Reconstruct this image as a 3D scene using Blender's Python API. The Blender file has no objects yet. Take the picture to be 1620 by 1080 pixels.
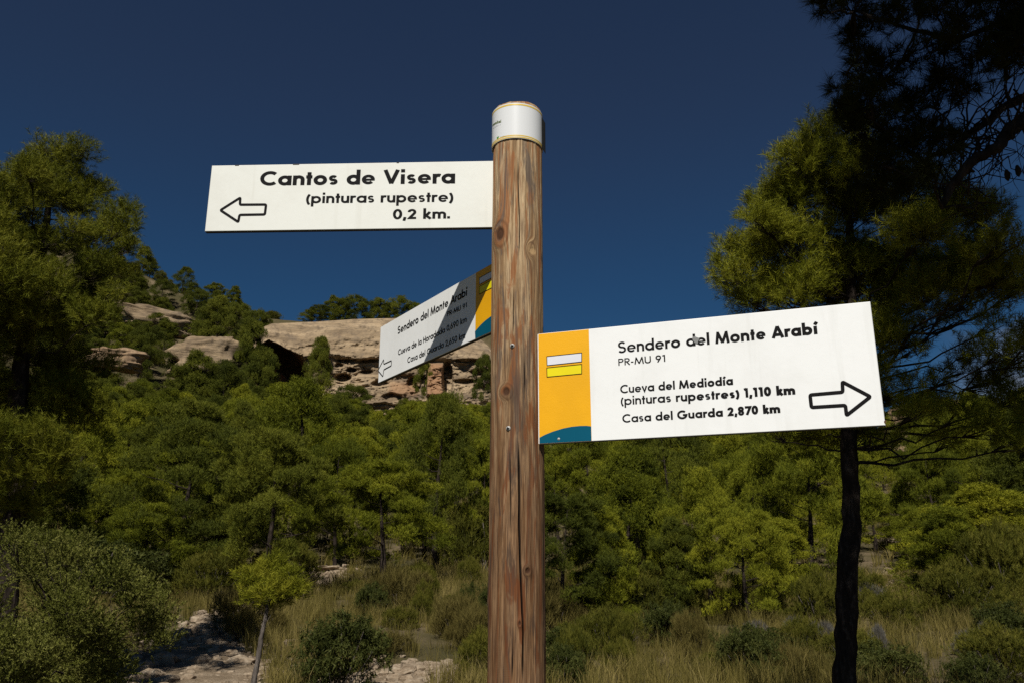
import bpy, math, random
import numpy as np
from mathutils import Vector

# ------------------------------------------------------------------ camera, sky, sun, exposure
S = bpy.context.scene
COL = S.collection
rad = math.radians
FPX, PITCH, EYE = 1320.0, rad(15.8), 1.55
SUN_EL, SUN_LEFT = 48.0, 10.0            # degrees; sun stands behind the camera, a little to the left

cam_d = bpy.data.cameras.new('camera'); cam = bpy.data.objects.new('camera', cam_d); COL.objects.link(cam)
cam_d.sensor_width = 36.0; cam_d.lens = FPX / 1620 * 36.0
cam_d.clip_start = 0.05; cam_d.clip_end = 5000
cam.location = (0, 0, EYE); cam.rotation_euler = (rad(90) + PITCH, 0, 0)
S.camera = cam

W = bpy.data.worlds.new('World'); S.world = W; W.use_nodes = True
nt = W.node_tree; nt.nodes.clear()
out = nt.nodes.new('ShaderNodeOutputWorld'); bg = nt.nodes.new('ShaderNodeBackground')
sky = nt.nodes.new('ShaderNodeTexSky'); sky.sky_type = 'NISHITA'; sky.sun_disc = False
sky.sun_elevation = rad(SUN_EL); sky.sun_rotation = rad(180 + SUN_LEFT)
sky.altitude = 1200; sky.air_density = 1.0; sky.dust_density = 0.3; sky.ozone_density = 3.0
tint = nt.nodes.new('ShaderNodeMix'); tint.data_type = 'RGBA'; tint.blend_type = 'MULTIPLY'
tint.inputs[0].default_value = 1.0
nt.links.new(sky.outputs[0], tint.inputs[6])
# a thin bank of white cloud low above the right-hand ridge
tc = nt.nodes.new('ShaderNodeTexCoord'); sep = nt.nodes.new('ShaderNodeSeparateXYZ')
nt.links.new(tc.outputs['Generated'], sep.inputs[0])
cn = nt.nodes.new('ShaderNodeTexNoise'); cn.inputs['Scale'].default_value = 7; cn.inputs['Detail'].default_value = 6
cmap = nt.nodes.new('ShaderNodeMapping'); cmap.inputs['Scale'].default_value = (1, 1, 2.2)
nt.links.new(tc.outputs['Generated'], cmap.inputs[0]); nt.links.new(cmap.outputs[0], cn.inputs['Vector'])
def wmr(src, a, b, c=0.0, d=1.0):
    n = nt.nodes.new('ShaderNodeMapRange'); n.interpolation_type = 'SMOOTHSTEP'
    n.inputs[1].default_value = a; n.inputs[2].default_value = b; n.inputs[3].default_value = c; n.inputs[4].default_value = d
    nt.links.new(src, n.inputs[0]); return n.outputs[0]
def wmul(a, b):
    n = nt.nodes.new('ShaderNodeMath'); n.operation = 'MULTIPLY'
    nt.links.new(a, n.inputs[0]); nt.links.new(b, n.inputs[1]); return n.outputs[0]
tr = nt.nodes.new('ShaderNodeMix'); tr.data_type = 'RGBA'      # deep, polarised blue
tr.inputs[6].default_value = (0.24, 0.495, 0.66, 1); tr.inputs[7].default_value = (0.41, 0.47, 0.56, 1)
nt.links.new(wmr(sep.outputs[2], 0.28, 0.56), tr.inputs[0]); nt.links.new(tr.outputs[2], tint.inputs[7])
cf = wmul(wmul(wmr(cn.outputs[0], 0.40, 0.62), wmr(sep.outputs[0], 0.44, 0.54)), wmr(sep.outputs[2], 0.325, 0.25))
cmix = nt.nodes.new('ShaderNodeMix'); cmix.data_type = 'RGBA'; cmix.inputs[7].default_value = (3.6, 4.2, 5.4, 1)
nt.links.new(cf, cmix.inputs[0]); nt.links.new(tint.outputs[2], cmix.inputs[6])
nt.links.new(cmix.outputs[2], bg.inputs[0]); bg.inputs[1].default_value = 0.05
nt.links.new(bg.outputs[0], out.inputs[0])

sun_d = bpy.data.lights.new('sun', 'SUN'); sun_d.energy = 4.9; sun_d.angle = rad(0.5); sun_d.color = (1.0, 0.965, 0.90)
sun = bpy.data.objects.new('sun', sun_d); COL.objects.link(sun)
ce = math.cos(rad(SUN_EL))
sdir = Vector((math.sin(rad(SUN_LEFT)) * ce, math.cos(rad(SUN_LEFT)) * ce, -math.sin(rad(SUN_EL))))
sun.rotation_euler = sdir.to_track_quat('-Z', 'Y').to_euler(); sun.location = (-3, -12, 14)

S.view_settings.view_transform = 'Standard'; S.view_settings.look = 'None'
S.view_settings.exposure = 0.0; S.view_settings.gamma = 1.0; S.view_settings.use_curve_mapping = False
S.render.engine = 'CYCLES'
S.cycles.max_bounces = 5; S.cycles.diffuse_bounces = 3; S.cycles.transmission_bounces = 3; S.cycles.glossy_bounces = 2
S.cycles.use_denoising = False

# ------------------------------------------------------------------ helpers
FW = np.array([0, math.cos(PITCH), math.sin(PITCH)]); UP = np.array([0, -math.sin(PITCH), math.cos(PITCH)])
CAM = np.array([0, 0, EYE])
def ray(px, py):
    px = np.asarray(px, float); py = np.asarray(py, float)
    return ((px - 810) / FPX)[..., None] * np.array([1., 0, 0]) + FW + ((540 - py) / FPX)[..., None] * UP
def at(px, py, r):
    """world point seen at photo pixel (px, py), at horizontal distance r from the camera"""
    d = ray(px, py); h = np.hypot(d[..., 0], d[..., 1])
    return CAM + d * (np.asarray(r, float) / h)[..., None]
def az_of(px, py=550):
    d = ray(px, py); return np.degrees(np.arctan2(d[..., 0], d[..., 1]))
def el_of(py, px=810):
    d = ray(px, py); return np.degrees(np.arctan2(d[..., 2], np.hypot(d[..., 0], d[..., 1])))

def _hash(i, j, k, s):
    n = (i * 374761393 + j * 668265263 + k * 2147483647 + s * 974634777).astype(np.int64) & 0xffffffff
    n = ((n ^ (n >> 13)) * 1274126177) & 0xffffffff
    n = (n ^ (n >> 16)) & 0xffffffff
    return n / 4294967295.0
def vnoise(p, s=0):
    p = np.asarray(p, float); f = np.floor(p); t = p - f; t = t * t * (3 - 2 * t); f = f.astype(np.int64)
    r = 0
    for a in (0, 1):
        for b in (0, 1):
            for c in (0, 1):
                w = (t[..., 0] if a else 1 - t[..., 0]) * (t[..., 1] if b else 1 - t[..., 1]) * (t[..., 2] if c else 1 - t[..., 2])
                r = r + w * _hash(f[..., 0] + a, f[..., 1] + b, f[..., 2] + c, s)
    return r * 2 - 1
def fbm(p, oct=4, s=0, gain=0.5):
    p = np.asarray(p, float); r = 0; a = 1.0
    for o in range(oct):
        r = r + a * vnoise(p * (2 ** o) + 17.3 * o, s + o); a *= gain
    return r
def smooth(x, a, b):
    t = np.clip((np.asarray(x, float) - a) / (b - a), 0, 1); return t * t * (3 - 2 * t)
def unit(v): return v / np.maximum(np.linalg.norm(v, axis=-1, keepdims=True), 1e-9)

def mesh_np(name, verts, faces, mat=None, smooth_=False, attrs=None, pattrs=None):
    """verts (N,3); faces (M,k) array or a list of such arrays; attrs are per face, pattrs per vertex"""
    me = bpy.data.meshes.new(name)
    if not isinstance(faces, list): faces = [faces]
    faces = [np.asarray(f, np.int32) for f in faces if len(f)]
    v = np.ascontiguousarray(verts, np.float32)
    me.vertices.add(len(v)); me.vertices.foreach_set('co', v.ravel())
    lv = np.concatenate([f.ravel() for f in faces]); tot = np.concatenate([np.full(len(f), f.shape[1], np.int32) for f in faces])
    me.loops.add(len(lv)); me.loops.foreach_set('vertex_index', lv)
    me.polygons.add(len(tot)); st = np.zeros(len(tot), np.int32); st[1:] = np.cumsum(tot)[:-1]
    me.polygons.foreach_set('loop_start', st)
    me.update(calc_edges=True)
    me.polygons.foreach_set('use_smooth', np.full(len(tot), bool(smooth_)))
    for k, a in (attrs or {}).items():
        me.attributes.new(k, 'FLOAT', 'FACE').data.foreach_set('value', np.ascontiguousarray(a, np.float32))
    for k, a in (pattrs or {}).items():
        me.attributes.new(k, 'FLOAT', 'POINT').data.foreach_set('value', np.ascontiguousarray(a, np.float32))
    if mat: me.materials.append(mat)
    return me
def link(name, me, parent=None, loc=None):
    o = bpy.data.objects.new(name, me); COL.objects.link(o)
    if parent: o.parent = parent
    if loc is not None: o.location = loc
    return o
def tag(o, label=None, cat=None, group=None, kind=None):
    if label: o['label'] = label
    if cat: o['category'] = cat
    if group: o['group'] = group
    if kind: o['kind'] = kind
    return o
def thing(name, label, cat, loc=(0, 0, 0), rz=0.0, group=None):
    o = bpy.data.objects.new(name, None); COL.objects.link(o); o.location = loc; o.rotation_euler = (0, 0, rz)
    o.empty_display_size = 0.2
    return tag(o, label, cat, group)
def dup(root, loc, rz, scale, label, group=None):
    r = root.copy(); COL.objects.link(r); r.location = loc; r.rotation_euler = (0, 0, rz); r.scale = scale
    r['label'] = label
    if group: r['group'] = group
    elif 'group' in r: del r['group']
    for ch in root.children:
        c = ch.copy(); COL.objects.link(c); c.parent = r
    return r

class MB:
    """collects quads/triangles into one mesh"""
    def __init__(s): s.v = []; s.q = []; s.t = []; s.n = 0
    def add(s, v, q=None, t=None):
        v = np.asarray(v, float)
        if q is not None and len(q): s.q.append(np.asarray(q) + s.n)
        if t is not None and len(t): s.t.append(np.asarray(t) + s.n)
        s.v.append(v); s.n += len(v)
    def tube(s, pts, radii, sides=7, bump=0.0, seed=0):
        pts = np.asarray(pts, float); n = len(pts); radii = np.broadcast_to(np.asarray(radii, float), (n,))
        tan = unit(np.gradient(pts, axis=0)); ref = np.array([1., 0, 0]) if abs(tan[0][0]) < .8 else np.array([0, 1., 0])
        a = unit(np.cross(tan, ref)); b = np.cross(tan, a)
        th = np.arange(sides) / sides * 2 * math.pi
        rr = radii[:, None] * np.ones(sides)[None]
        if bump:
            q = np.stack(np.broadcast_arrays(np.cos(th)[None] * 2, np.sin(th)[None] * 2, (np.arange(n) * .9)[:, None]), -1)
            rr = rr * (1 + bump * fbm(q, 3, seed))
        v = pts[:, None] + rr[..., None] * (np.cos(th)[None, :, None] * a[:, None] + np.sin(th)[None, :, None] * b[:, None])
        i = np.arange(n - 1)[:, None] * sides; j = np.arange(sides)[None]; k = (j + 1) % sides
        q = np.stack([i + j, i + k, i + sides + k, i + sides + j], -1).reshape(-1, 4)
        s.add(v.reshape(-1, 3), q)
        tip = np.array([pts[-1] + tan[-1] * radii[-1] * .5]); base = s.n
        last = base - sides
        s.v.append(tip); s.n += 1
        s.t.append(np.stack([last + np.arange(sides), last + (np.arange(sides) + 1) % sides, np.full(sides, base)], -1))
    def box(s, c, h, ax=None):
        ax = np.eye(3) if ax is None else np.asarray(ax, float)
        sg = np.array([[x, y, z] for z in (-1, 1) for y in (-1, 1) for x in (-1, 1)], float) * np.asarray(h)
        s.add(np.asarray(c) + sg @ ax, [[0, 2, 3, 1], [4, 5, 7, 6], [0, 1, 5, 4], [2, 6, 7, 3], [0, 4, 6, 2], [1, 3, 7, 5]])
    def me(s, name, mat, sm=False, **k):
        f = []
        if s.q: f.append(np.concatenate(s.q))
        if s.t: f.append(np.concatenate(s.t))
        return mesh_np(name, np.concatenate(s.v), f, mat, sm, **k)

# ------------------------------------------------------------------ materials
class Mat:
    def __init__(s, name, rough=0.8, spec=0.3):
        s.m = bpy.data.materials.new(name); s.m.use_nodes = True; s.t = s.m.node_tree
        s.b = s.t.nodes['Principled BSDF']; s.b.inputs['Roughness'].default_value = rough
        s.b.inputs['Specular IOR Level'].default_value = spec
        s.out = s.t.nodes['Material Output']
    def N(s, t, **k):
        n = s.t.nodes.new('ShaderNode' + t)
        for a, b in k.items(): setattr(n, a, b)
        return n
    def L(s, a, b): s.t.links.new(a, b)
    def attr(s, name): return s.N('Attribute', attribute_name=name).outputs['Fac']
    def coords(s, scale=(1, 1, 1), kind='Object'):
        tc = s.N('TexCoord'); mp = s.N('Mapping'); mp.inputs['Scale'].default_value = scale
        s.L(tc.outputs[kind], mp.inputs[0]); return mp.outputs[0]
    def noise(s, vec, scale, detail=4, rough=.55, dist=0.0):
        n = s.N('TexNoise'); n.inputs['Scale'].default_value = scale; n.inputs['Detail'].default_value = detail
        n.inputs['Roughness'].default_value = rough; n.inputs['Distortion'].default_value = dist
        if vec is not None: s.L(vec, n.inputs['Vector'])
        return n.outputs[0]
    def ramp(s, fac, stops):
        r = s.N('ValToRGB'); e = r.color_ramp.elements
        while len(e) < len(stops): e.new(.5)
        for el, (p, c) in zip(e, stops): el.position = p; el.color = (*c, 1)
        s.L(fac, r.inputs[0]); return r.outputs[0]
    def mr(s, src, a, b, c=0.0, d=1.0):
        n = s.N('MapRange'); n.interpolation_type = 'SMOOTHSTEP'
        for i, x in zip((1, 2, 3, 4), (a, b, c, d)): n.inputs[i].default_value = x
        s.L(src, n.inputs[0]); return n.outputs[0]
    def math(s, op, a, b):
        n = s.N('Math', operation=op)
        for i, x in enumerate((a, b)):
            if isinstance(x, (int, float)): n.inputs[i].default_value = x
            else: s.L(x, n.inputs[i])
        return n.outputs[0]
    def mix(s, fac, a, b, blend='MIX'):
        n = s.N('Mix', data_type='RGBA', blend_type=blend)
        for i, x in ((0, fac), (6, a), (7, b)):
            if isinstance(x, (int, float)): n.inputs[i].default_value = x
            elif isinstance(x, tuple): n.inputs[i].default_value = (*x, 1)
            else: s.L(x, n.inputs[i])
        return n.outputs[2]
    def color(s, c):
        if isinstance(c, tuple): s.b.inputs['Base Color'].default_value = (*c, 1)
        else: s.L(c, s.b.inputs['Base Color'])
        return s
    def bump(s, h, strength=.5, dist=.01):
        b = s.N('Bump'); b.inputs['Strength'].default_value = strength; b.inputs['Distance'].default_value = dist
        s.L(h, b.inputs['Height']); s.L(b.outputs[0], s.b.inputs['Normal']); return s

def leaf_mat(name, dark, mid, light, trans=0.13, rough=.55, vary=.5):
    M = Mat(name, rough, .06)
    oi = M.N('ObjectInfo')
    t = M.math('ADD', M.math('MULTIPLY', M.attr('tint'), 1 - vary * .5), M.math('MULTIPLY', oi.outputs['Random'], vary * .5))
    c = M.ramp(t, [(0.0, dark), (.45, mid), (1.0, light)])
    M.color(c)
    tr = M.N('BsdfTranslucent'); M.L(c, tr.inputs[0])
    mx = M.N('MixShader'); mx.inputs[0].default_value = trans
    M.L(M.b.outputs[0], mx.inputs[1]); M.L(tr.outputs[0], mx.inputs[2]); M.L(mx.outputs[0], M.out.inputs[0])
    return M.m
NEEDLE = leaf_mat('pine_needles', (.055, .063, .0060), (.160, .168, .0120), (.30, .275, .026))
NEEDLE_FAR = leaf_mat('pine_needles_far', (.046, .058, .0075), (.150, .162, .0130), (.32, .305, .024), vary=.85)
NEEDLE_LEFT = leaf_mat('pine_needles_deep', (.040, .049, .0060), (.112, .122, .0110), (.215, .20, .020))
NEEDLE_DARKER = leaf_mat('pine_needles_darker', (.032, .041, .0075), (.090, .102, .0130), (.19, .19, .022), vary=.8)
NEEDLE_DULL = leaf_mat('dull_needles', (.032, .036, .006), (.078, .080, .011), (.155, .14, .022))
NEEDLE_SHADED = leaf_mat('pine_needles_shaded', (.013, .016, .005), (.023, .026, .006), (.04, .041, .008))  # overhanging pine's own shade worked into a much darker needle colour
JUNIPER = leaf_mat('juniper_scale_leaves', (.036, .042, .006), (.105, .112, .019), (.25, .24, .062), vary=.1)
BUSH = leaf_mat('evergreen_leaves', (.026, .033, .008), (.052, .060, .013), (.105, .108, .028))
DRYGREY = leaf_mat('grey_twiggy_leaves', (.075, .068, .056), (.125, .115, .098), (.19, .178, .158), trans=.1)
GRASS = leaf_mat('grass_blades', (.060, .054, .014), (.150, .122, .030), (.29, .225, .080), vary=.1)
BROWNLEAF = leaf_mat('dry_brown_scrub', (.055, .042, .012), (.105, .085, .022), (.17, .135, .04), trans=.1)

def bark_mat(name, a, b, c):
    M = Mat(name, .95, .1); v = M.coords((9, 9, 2.2))
    n = M.noise(v, 2.2, 6, .65, .6); n2 = M.noise(M.coords((1, 1, 1)), 30, 3)
    M.color(M.ramp(M.math('ADD', M.math('MULTIPLY', n, .75), M.math('MULTIPLY', n2, .25)), [(.3, a), (.52, b), (.72, c)]))
    return M.bump(n, 1.0, .03).m
BARK = bark_mat('pine_bark', (.008, .006, .005), (.030, .022, .017), (.11, .085, .068))
BARK_GREY = bark_mat('grey_bark', (.05, .042, .034), (.12, .10, .085), (.22, .19, .16))

def ground_mat():
    M = Mat('dry_ground', .95, .1); v = M.coords()
    n = M.noise(v, .35, 6, .6); n2 = M.noise(v, 9, 5, .7)
    c = M.ramp(n, [(.32, (.045, .042, .016)), (.5, (.09, .072, .035)), (.66, (.19, .14, .085))])
    c = M.mix(M.math('MULTIPLY', n2, .5), c, (.05, .045, .02))
    M.color(c); return M.bump(n2, .8, .06).m
def path_mat():
    M = Mat('stony_path', .95, .1); v = M.coords()
    n = M.noise(v, 2.2, 6, .65); n2 = M.noise(v, 22, 4, .7)
    c = M.ramp(n, [(.35, (.13, .095, .058)), (.52, (.24, .18, .118)), (.66, (.33, .26, .18))])
    c = M.mix(M.mr(n2, .45, .7, 0, .6), c, (.13, .09, .055))
    M.color(c); return M.bump(n2, 1.0, .04).m
def rock_mat(name, warm=1.0):
    M = Mat(name, .9, .15)
    v = M.coords((.10, .10, .60)); n = M.noise(v, 1.0, 8, .62, .6)
    v2 = M.coords((.35, .35, .35)); n2 = M.noise(v2, 1.0, 7, .7)
    fine = M.noise(M.coords((1.2, 1.2, 3.5)), 1.0, 6, .7)
    c = M.ramp(n, [(.30, (.115, .082, .052)), (.43, (.25, .178, .105)), (.55, (.37, .268, .160)), (.70, (.45, .335, .21))])
    c = M.mix(M.mr(n2, .50, .70, 0, .60), c, (.125, .098, .074))
    c = M.mix(M.mr(fine, .36, .58, .30, 0), c, (.10, .08, .058))
    streak = M.noise(M.coords((.9, .9, .12)), 1.0, 5, .65, .8); c = M.mix(M.mr(streak, .50, .66, 0, .55), c, (.115, .082, .055))
    lines = M.noise(M.coords((.05, .05, 4.5)), 1.0, 4, .6, .3); c = M.mix(M.mr(lines, .40, .50, .32, 0), c, (.10, .078, .055))
    c = M.mix(M.attr('ochre'), c, M.mix(fine, (.17, .075, .035), (.43, .235, .12)))
    M.color(c); return M.bump(M.math('ADD', fine, M.math('MULTIPLY', lines, .7)), .75, .22).m
GROUND, PATH, ROCK = ground_mat(), path_mat(), rock_mat('cliff_rock')
def stone_mat():
    M = Mat('pale_stone', .92, .15); v = M.coords((1, 1, 1)); n = M.noise(v, 9, 6, .65)
    M.color(M.ramp(n, [(.3, (.14, .10, .065)), (.5, (.27, .205, .138)), (.7, (.38, .31, .225))]))
    return M.bump(n, .8, .03).m
STONE = stone_mat()

# ------------------------------------------------------------------ ground
RT = np.array([0, 8, 14, 19, 25, 40, 60, 90, 107, 114, 150, 260])
ET = np.array([-89, -11.0, -6.3, -3.0, -1.0, 2.5, 5.4, 8.2, 9.6, 11.6, 19.0, 30.])
SK_PX = np.array([-700, -300, 0, 150, 230, 300, 410, 430, 780, 800, 860, 950, 1100, 1300, 1420, 1620, 2000])
SK_EL = np.array([19., 20.5, 20.3, 19.2, 18.4, 17.3, 16.9, 17.0, 16.8, 16.0, 14.6, 12.3, 10.2, 8.6, 7.6, 6.6, 5.5])
SK_AZ = az_of(SK_PX)
AZ_CL, AZ_CR = float(az_of(400.)), float(az_of(800.))
def ground_z(x, y):
    x = np.asarray(x, float); y = np.asarray(y, float)
    r = np.maximum(np.hypot(x, y), .01); a = np.degrees(np.arctan2(x, y))
    er = np.interp(a, SK_AZ, SK_EL)
    e = np.interp(r, RT, ET)
    # cliff: a step up behind the rock face
    wc = smooth(a, AZ_CL - .8, AZ_CL + .6) * (1 - smooth(a, AZ_CR - .6, AZ_CR + .8))
    e = e + wc * np.clip(16.7 - e, 0, 9) * smooth(r, 118.5, 121.5)
    z = np.where(r < 14, -0.0 * r, EYE + r * np.tan(np.radians(np.minimum(e, 60))))
    k = np.minimum(e, er)
    # beyond the ridge the land runs on level
    rr = np.interp(er, ET[1:], RT[1:])
    rr = np.where(wc > .5, np.minimum(rr, 122), rr)
    zr = EYE + rr * np.tan(np.radians(er))
    z = np.where(r > rr, np.minimum(zr, np.where(r < 14, 0, z)), z)
    front = smooth(np.abs(a), 110, 60)
    near = smooth(r, 10, 16)
    z = z * front * near
    z = z + (fbm(np.stack([x * .12, y * .12, 0 * x], -1), 3, 5) * .35 * smooth(r, 12, 30)
             + fbm(np.stack([x * .9, y * .9, 0 * x], -1), 2, 8) * .05 * smooth(r, 5, 9))
    return z
def ground_hit(px, py, r0=8.5, r1=240):
    r = np.linspace(r0, r1, 3000); p = at(np.full_like(r, px), np.full_like(r, py), r)
    g = ground_z(p[:, 0], p[:, 1]) - p[:, 2]
    i = np.argmax(g > 0)
    if not (g > 0).any(): i = len(r) - 1
    return np.array([p[i, 0], p[i, 1], ground_z(p[i, 0], p[i, 1])]), r[i]

def build_ground():
    a = np.unique(np.concatenate([np.linspace(-180, -48, 34), np.linspace(-48, 48, 330), np.linspace(48, 180, 34)]))[:-1]
    r = np.concatenate([[.3, 2, 4, 6, 7], np.linspace(8, 30, 90), np.linspace(30.5, 130, 150), np.linspace(131, 190, 40), np.geomspace(195, 2500, 26)])
    A, Rr = np.meshgrid(np.radians(a), r); X = Rr * np.sin(A); Y = Rr * np.cos(A)
    V = np.stack([X, Y, ground_z(X, Y)], -1); n, m = V.shape[:2]
    i = np.arange(n - 1)[:, None] * m; j = np.arange(m)[None]; k = (j + 1) % m
    q = np.stack([i + j, i + m + j, i + m + k, i + k], -1).reshape(-1, 4)
    tag(link('ground', mesh_np('ground', V.reshape(-1, 3), q, GROUND, True)), kind='structure')
build_ground()

def strip(name, pix, widths, mat):
    P = np.array([ground_hit(*p)[0][:2] for p in pix]); t = np.linspace(0, len(P) - 1, 60)
    C_ = np.stack([np.interp(t, range(len(P)), P[:, i]) for i in (0, 1)], -1)
    Wd = np.interp(t, range(len(P)), widths) * (1 + .35 * fbm(np.stack([t * 1.5, t * 0, t * 0], -1), 3, 3))
    tg = unit(np.gradient(C_, axis=0)); nr = np.stack([tg[:, 1], -tg[:, 0]], -1)
    s = np.linspace(-1, 1, 15)
    wob = 1 + .25 * fbm(np.stack([t[:, None] * 3 + 0 * s, np.sign(s)[None] * 5 + 0 * t[:, None], 0 * t[:, None] + 0 * s], -1), 3, 9)
    XY = C_[:, None] + nr[:, None] * (s[None, :] * Wd[:, None] * .5 * wob)[..., None]
    Z = ground_z(XY[..., 0], XY[..., 1]) + .055 * (1 - np.abs(s[None]) ** 4) - .02
    V = np.concatenate([XY, Z[..., None]], -1); n, m = V.shape[:2]
    i = np.arange(n - 1)[:, None] * m; j = np.arange(m - 1)[None]
    q = np.stack([i + j, i + j + 1, i + m + j + 1, i + m + j], -1).reshape(-1, 4)
    o = tag(link(name, mesh_np(name, V.reshape(-1, 3), q, mat, True)), kind='structure')
    return C_, Wd
PATHS = [strip('path', [(285, 1150), (300, 1075), (305, 1035), (335, 1000), (370, 975), (440, 950), (500, 920), (545, 900)], [2.3, 2.1, 1.7, 1.3, 1.1, .9, 1.1, 1.1], PATH),
         strip('path', [(560, 1130), (620, 1078), (660, 1066), (705, 1060)], [1.6, 1.3, 1.1, .8], PATH)]

# ------------------------------------------------------------------ cliff
def build_cliff():
    nx, ny = 420, 190
    px = np.linspace(392, 806, nx); v = np.linspace(0, 1, ny)
    top = np.interp(px, [392, 404, 412, 430, 500, 560, 640, 700, 740, 770, 806], [560, 533, 519, 512, 509, 505, 503, 507, 520, 545, 580])
    lip = np.interp(px, [392, 425, 450, 480, 520, 600, 660, 700, 806], [560, 538, 552, 563, 562, 565, 566, 563, 575])
    PX = np.broadcast_to(px[None], (ny, nx)); PY = 655 + (top[None] - 655) * v[:, None]
    LIP = np.broadcast_to(lip[None], (ny, nx)) + 3 * fbm(np.stack([PX * .03, PX * 0, PX * 0], -1), 3, 2)
    TOP = np.broadcast_to(top[None], (ny, nx))
    d = (LIP - PY) / np.maximum(LIP - TOP, 6)                      # 0 at lip, 1 at top
    off = np.where(d > 0, 6.0 * np.clip(d, 0, 1) ** 1.7 - .2, 0)
    below = np.clip(PY - LIP, 0, 200)
    off = off + np.where(d <= 0, 0.9 * smooth(below, 0, 7) - 4.2 * smooth(below, 8, 75), 0)
    cave = smooth(1.25 - np.hypot((PX - 440 - .25 * (PY - 590)) / 42, (PY - 588) / 50), 0, .4) * (d <= .04)
    off = off + 9 * cave
    och = .8 * cave
    for cx, cy, rx, ry, dp in [(543, 597, 11, 6, 2.4), (556, 585, 7, 3.5, 1.5), (580, 588, 9, 3, 1.2), (575, 570, 40, 3, .7), (536, 578, 6, 4, 1.2), (600, 606, 12, 4, 1.0),
                               (620, 628, 15, 6, 1.4), (708, 600, 8, 24, 2.6), (735, 603, 18, 4, 1.2), (740, 570, 22, 3, 1.0), (655, 606, 10, 10, 1.6), (760, 588, 14, 5, 1.4)]:
        off = off + dp * smooth(1.3 - np.hypot((PX - cx) / rx, (PY - cy) / ry), 0, .5)
    blk = smooth(PX, 674, 677) * (1 - smooth(PX, 700, 703)) * smooth(PY, 572, 577) * (1 - smooth(PY, 622, 628))
    off = off - 2.2 * blk
    och = och + .75 * blk + .55 * smooth(PY, 598, 610) * (1 - smooth(PY, 618, 630)) * smooth(PX, 610, 622) * (1 - smooth(PX, 655, 668))
    strat = fbm(np.stack([PX * .012, PY * .28 + .04 * PX, PX * 0], -1), 4, 11, .6)
    off = off + (.08 + .10 * (d < 0)) * strat + (.55 + .40 * (d < 0)) * fbm(np.stack([PX * .045, PY * .06, PX * 0], -1), 5, 21, .55)
    led = np.abs(fbm(np.stack([PX * .008, PY * .12 - .02 * PX, PX * 0 + 3], -1), 3, 31))
    off = off + .45 * smooth(.08 - led, 0, .08) * (d < 0) * (fbm(np.stack([PX * .03, PY * .03, PX * 0], -1), 2, 77) > -.1) 
    V = at(PX, PY, 111.5 + off)
    # roof rows run back onto the plateau
    roof = []
    for k, b in enumerate((3, 8, 14, 20)):
        p = V[-1].copy(); h = np.hypot(p[:, 0], p[:, 1]); p[:, :2] *= ((h + b) / h)[:, None]; p[:, 2] += .12 * b - .02 * b * b + .3 * fbm(np.stack([px * .05, px * 0 + k, px * 0], -1), 2, 4)
        roof.append(p)
    V = np.concatenate([V, np.array(roof)]); och = np.concatenate([och, np.zeros((4, nx))]); n, m = V.shape[:2]
    i = np.arange(n - 1)[:, None] * m; j = np.arange(m - 1)[None]
    q = np.stack([i + j, i + j + 1, i + m + j + 1, i + m + j], -1).reshape(-1, 4)
    o = link('cliff', mesh_np('cliff', V.reshape(-1, 3), q, ROCK, True, pattrs={'ochre': np.clip(och, 0, 1).ravel()}))
    tag(o, kind='structure')
build_cliff()

def boulder_np(seed, nu=26, nv=16, flat=.2, amp=.25, freq=1.6, strata=0.0, sq=.55):
    u = np.linspace(0, 2 * math.pi, nu, endpoint=False); w = np.linspace(-math.pi / 2, math.pi / 2, nv)
    U_, W_ = np.meshgrid(u, w); f = lambda c: np.sign(c) * np.abs(c) ** sq
    D = np.stack([f(np.cos(W_)) * f(np.cos(U_)), f(np.cos(W_)) * f(np.sin(U_)), f(np.sin(W_))], -1)
    D = D * (1 + amp * fbm(D * freq + seed * 7.7, 4, seed))[..., None]
    if strata: D[..., :2] *= (1 + strata * fbm(np.stack([D[..., 2] * 5, D[..., 0], D[..., 2] * 0 + seed], -1), 2, seed + 3))[..., None]
    n, m = D.shape[:2]; i = np.arange(n - 1)[:, None] * m; j = np.arange(m)[None]; k = (j + 1) % m
    q = np.stack([i + j, i + k, i + m + k, i + m + j], -1).reshape(-1, 4)
    return D.reshape(-1, 3), q
def outcrop(px0, px1, py0, py1, r, seed, label, depth=1.0, ochre=0.0, tiltz=0.0, name='rock_outcrop'):
    c = at((px0 + px1) / 2, (py0 + py1) / 2, r); sx = (px1 - px0) / 2 * r / FPX / .92; sz = (py1 - py0) / 2 * r / FPX / .92
    D, q = boulder_np(seed, 90, 46, amp=.22, freq=1.5, strata=.10)
    D = D * np.array([sx, max(sx * .5, sz) * depth, sz]); D[:, 2] += tiltz * D[:, 0]
    a = -math.atan2(c[0], c[1]); R_ = np.array([[math.cos(a), -math.sin(a), 0], [math.sin(a), math.cos(a), 0], [0, 0, 1]])
    o = link(name, mesh_np(name, D @ R_.T, q, ROCK, True, pattrs={'ochre': np.full(len(D), ochre)}), loc=c)
    return tag(o, label, 'rock')
outcrop(285, 366, 536, 600, 113, 1, 'smooth pale rock slab among pines left of the cliff cave', 1.0, tiltz=.1)
outcrop(190, 312, 500, 534, 132, 2, 'long low grey rock band across the left hillside', 1.2, tiltz=-.12)
outcrop(118, 190, 444, 478, 152, 3, 'highest pale rock ledge beside the tall left pine crown', 1.2, tiltz=-.4)
outcrop(190, 265, 470, 498, 146, 4, 'pale rock ledge just under the left ridge pines', 1.1, tiltz=-.15)
outcrop(150, 216, 556, 582, 106, 5, 'flat rock with rusty hollow low on the left hillside', 1.1, .25)
outcrop(80, 165, 490, 530, 136, 6, 'shaded rock ledge half hidden by the tall left pine', 1.1, .1)
outcrop(540, 572, 668, 692, 88, 7, 'small pale boulder among pines under the middle sign', 1.0)
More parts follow.
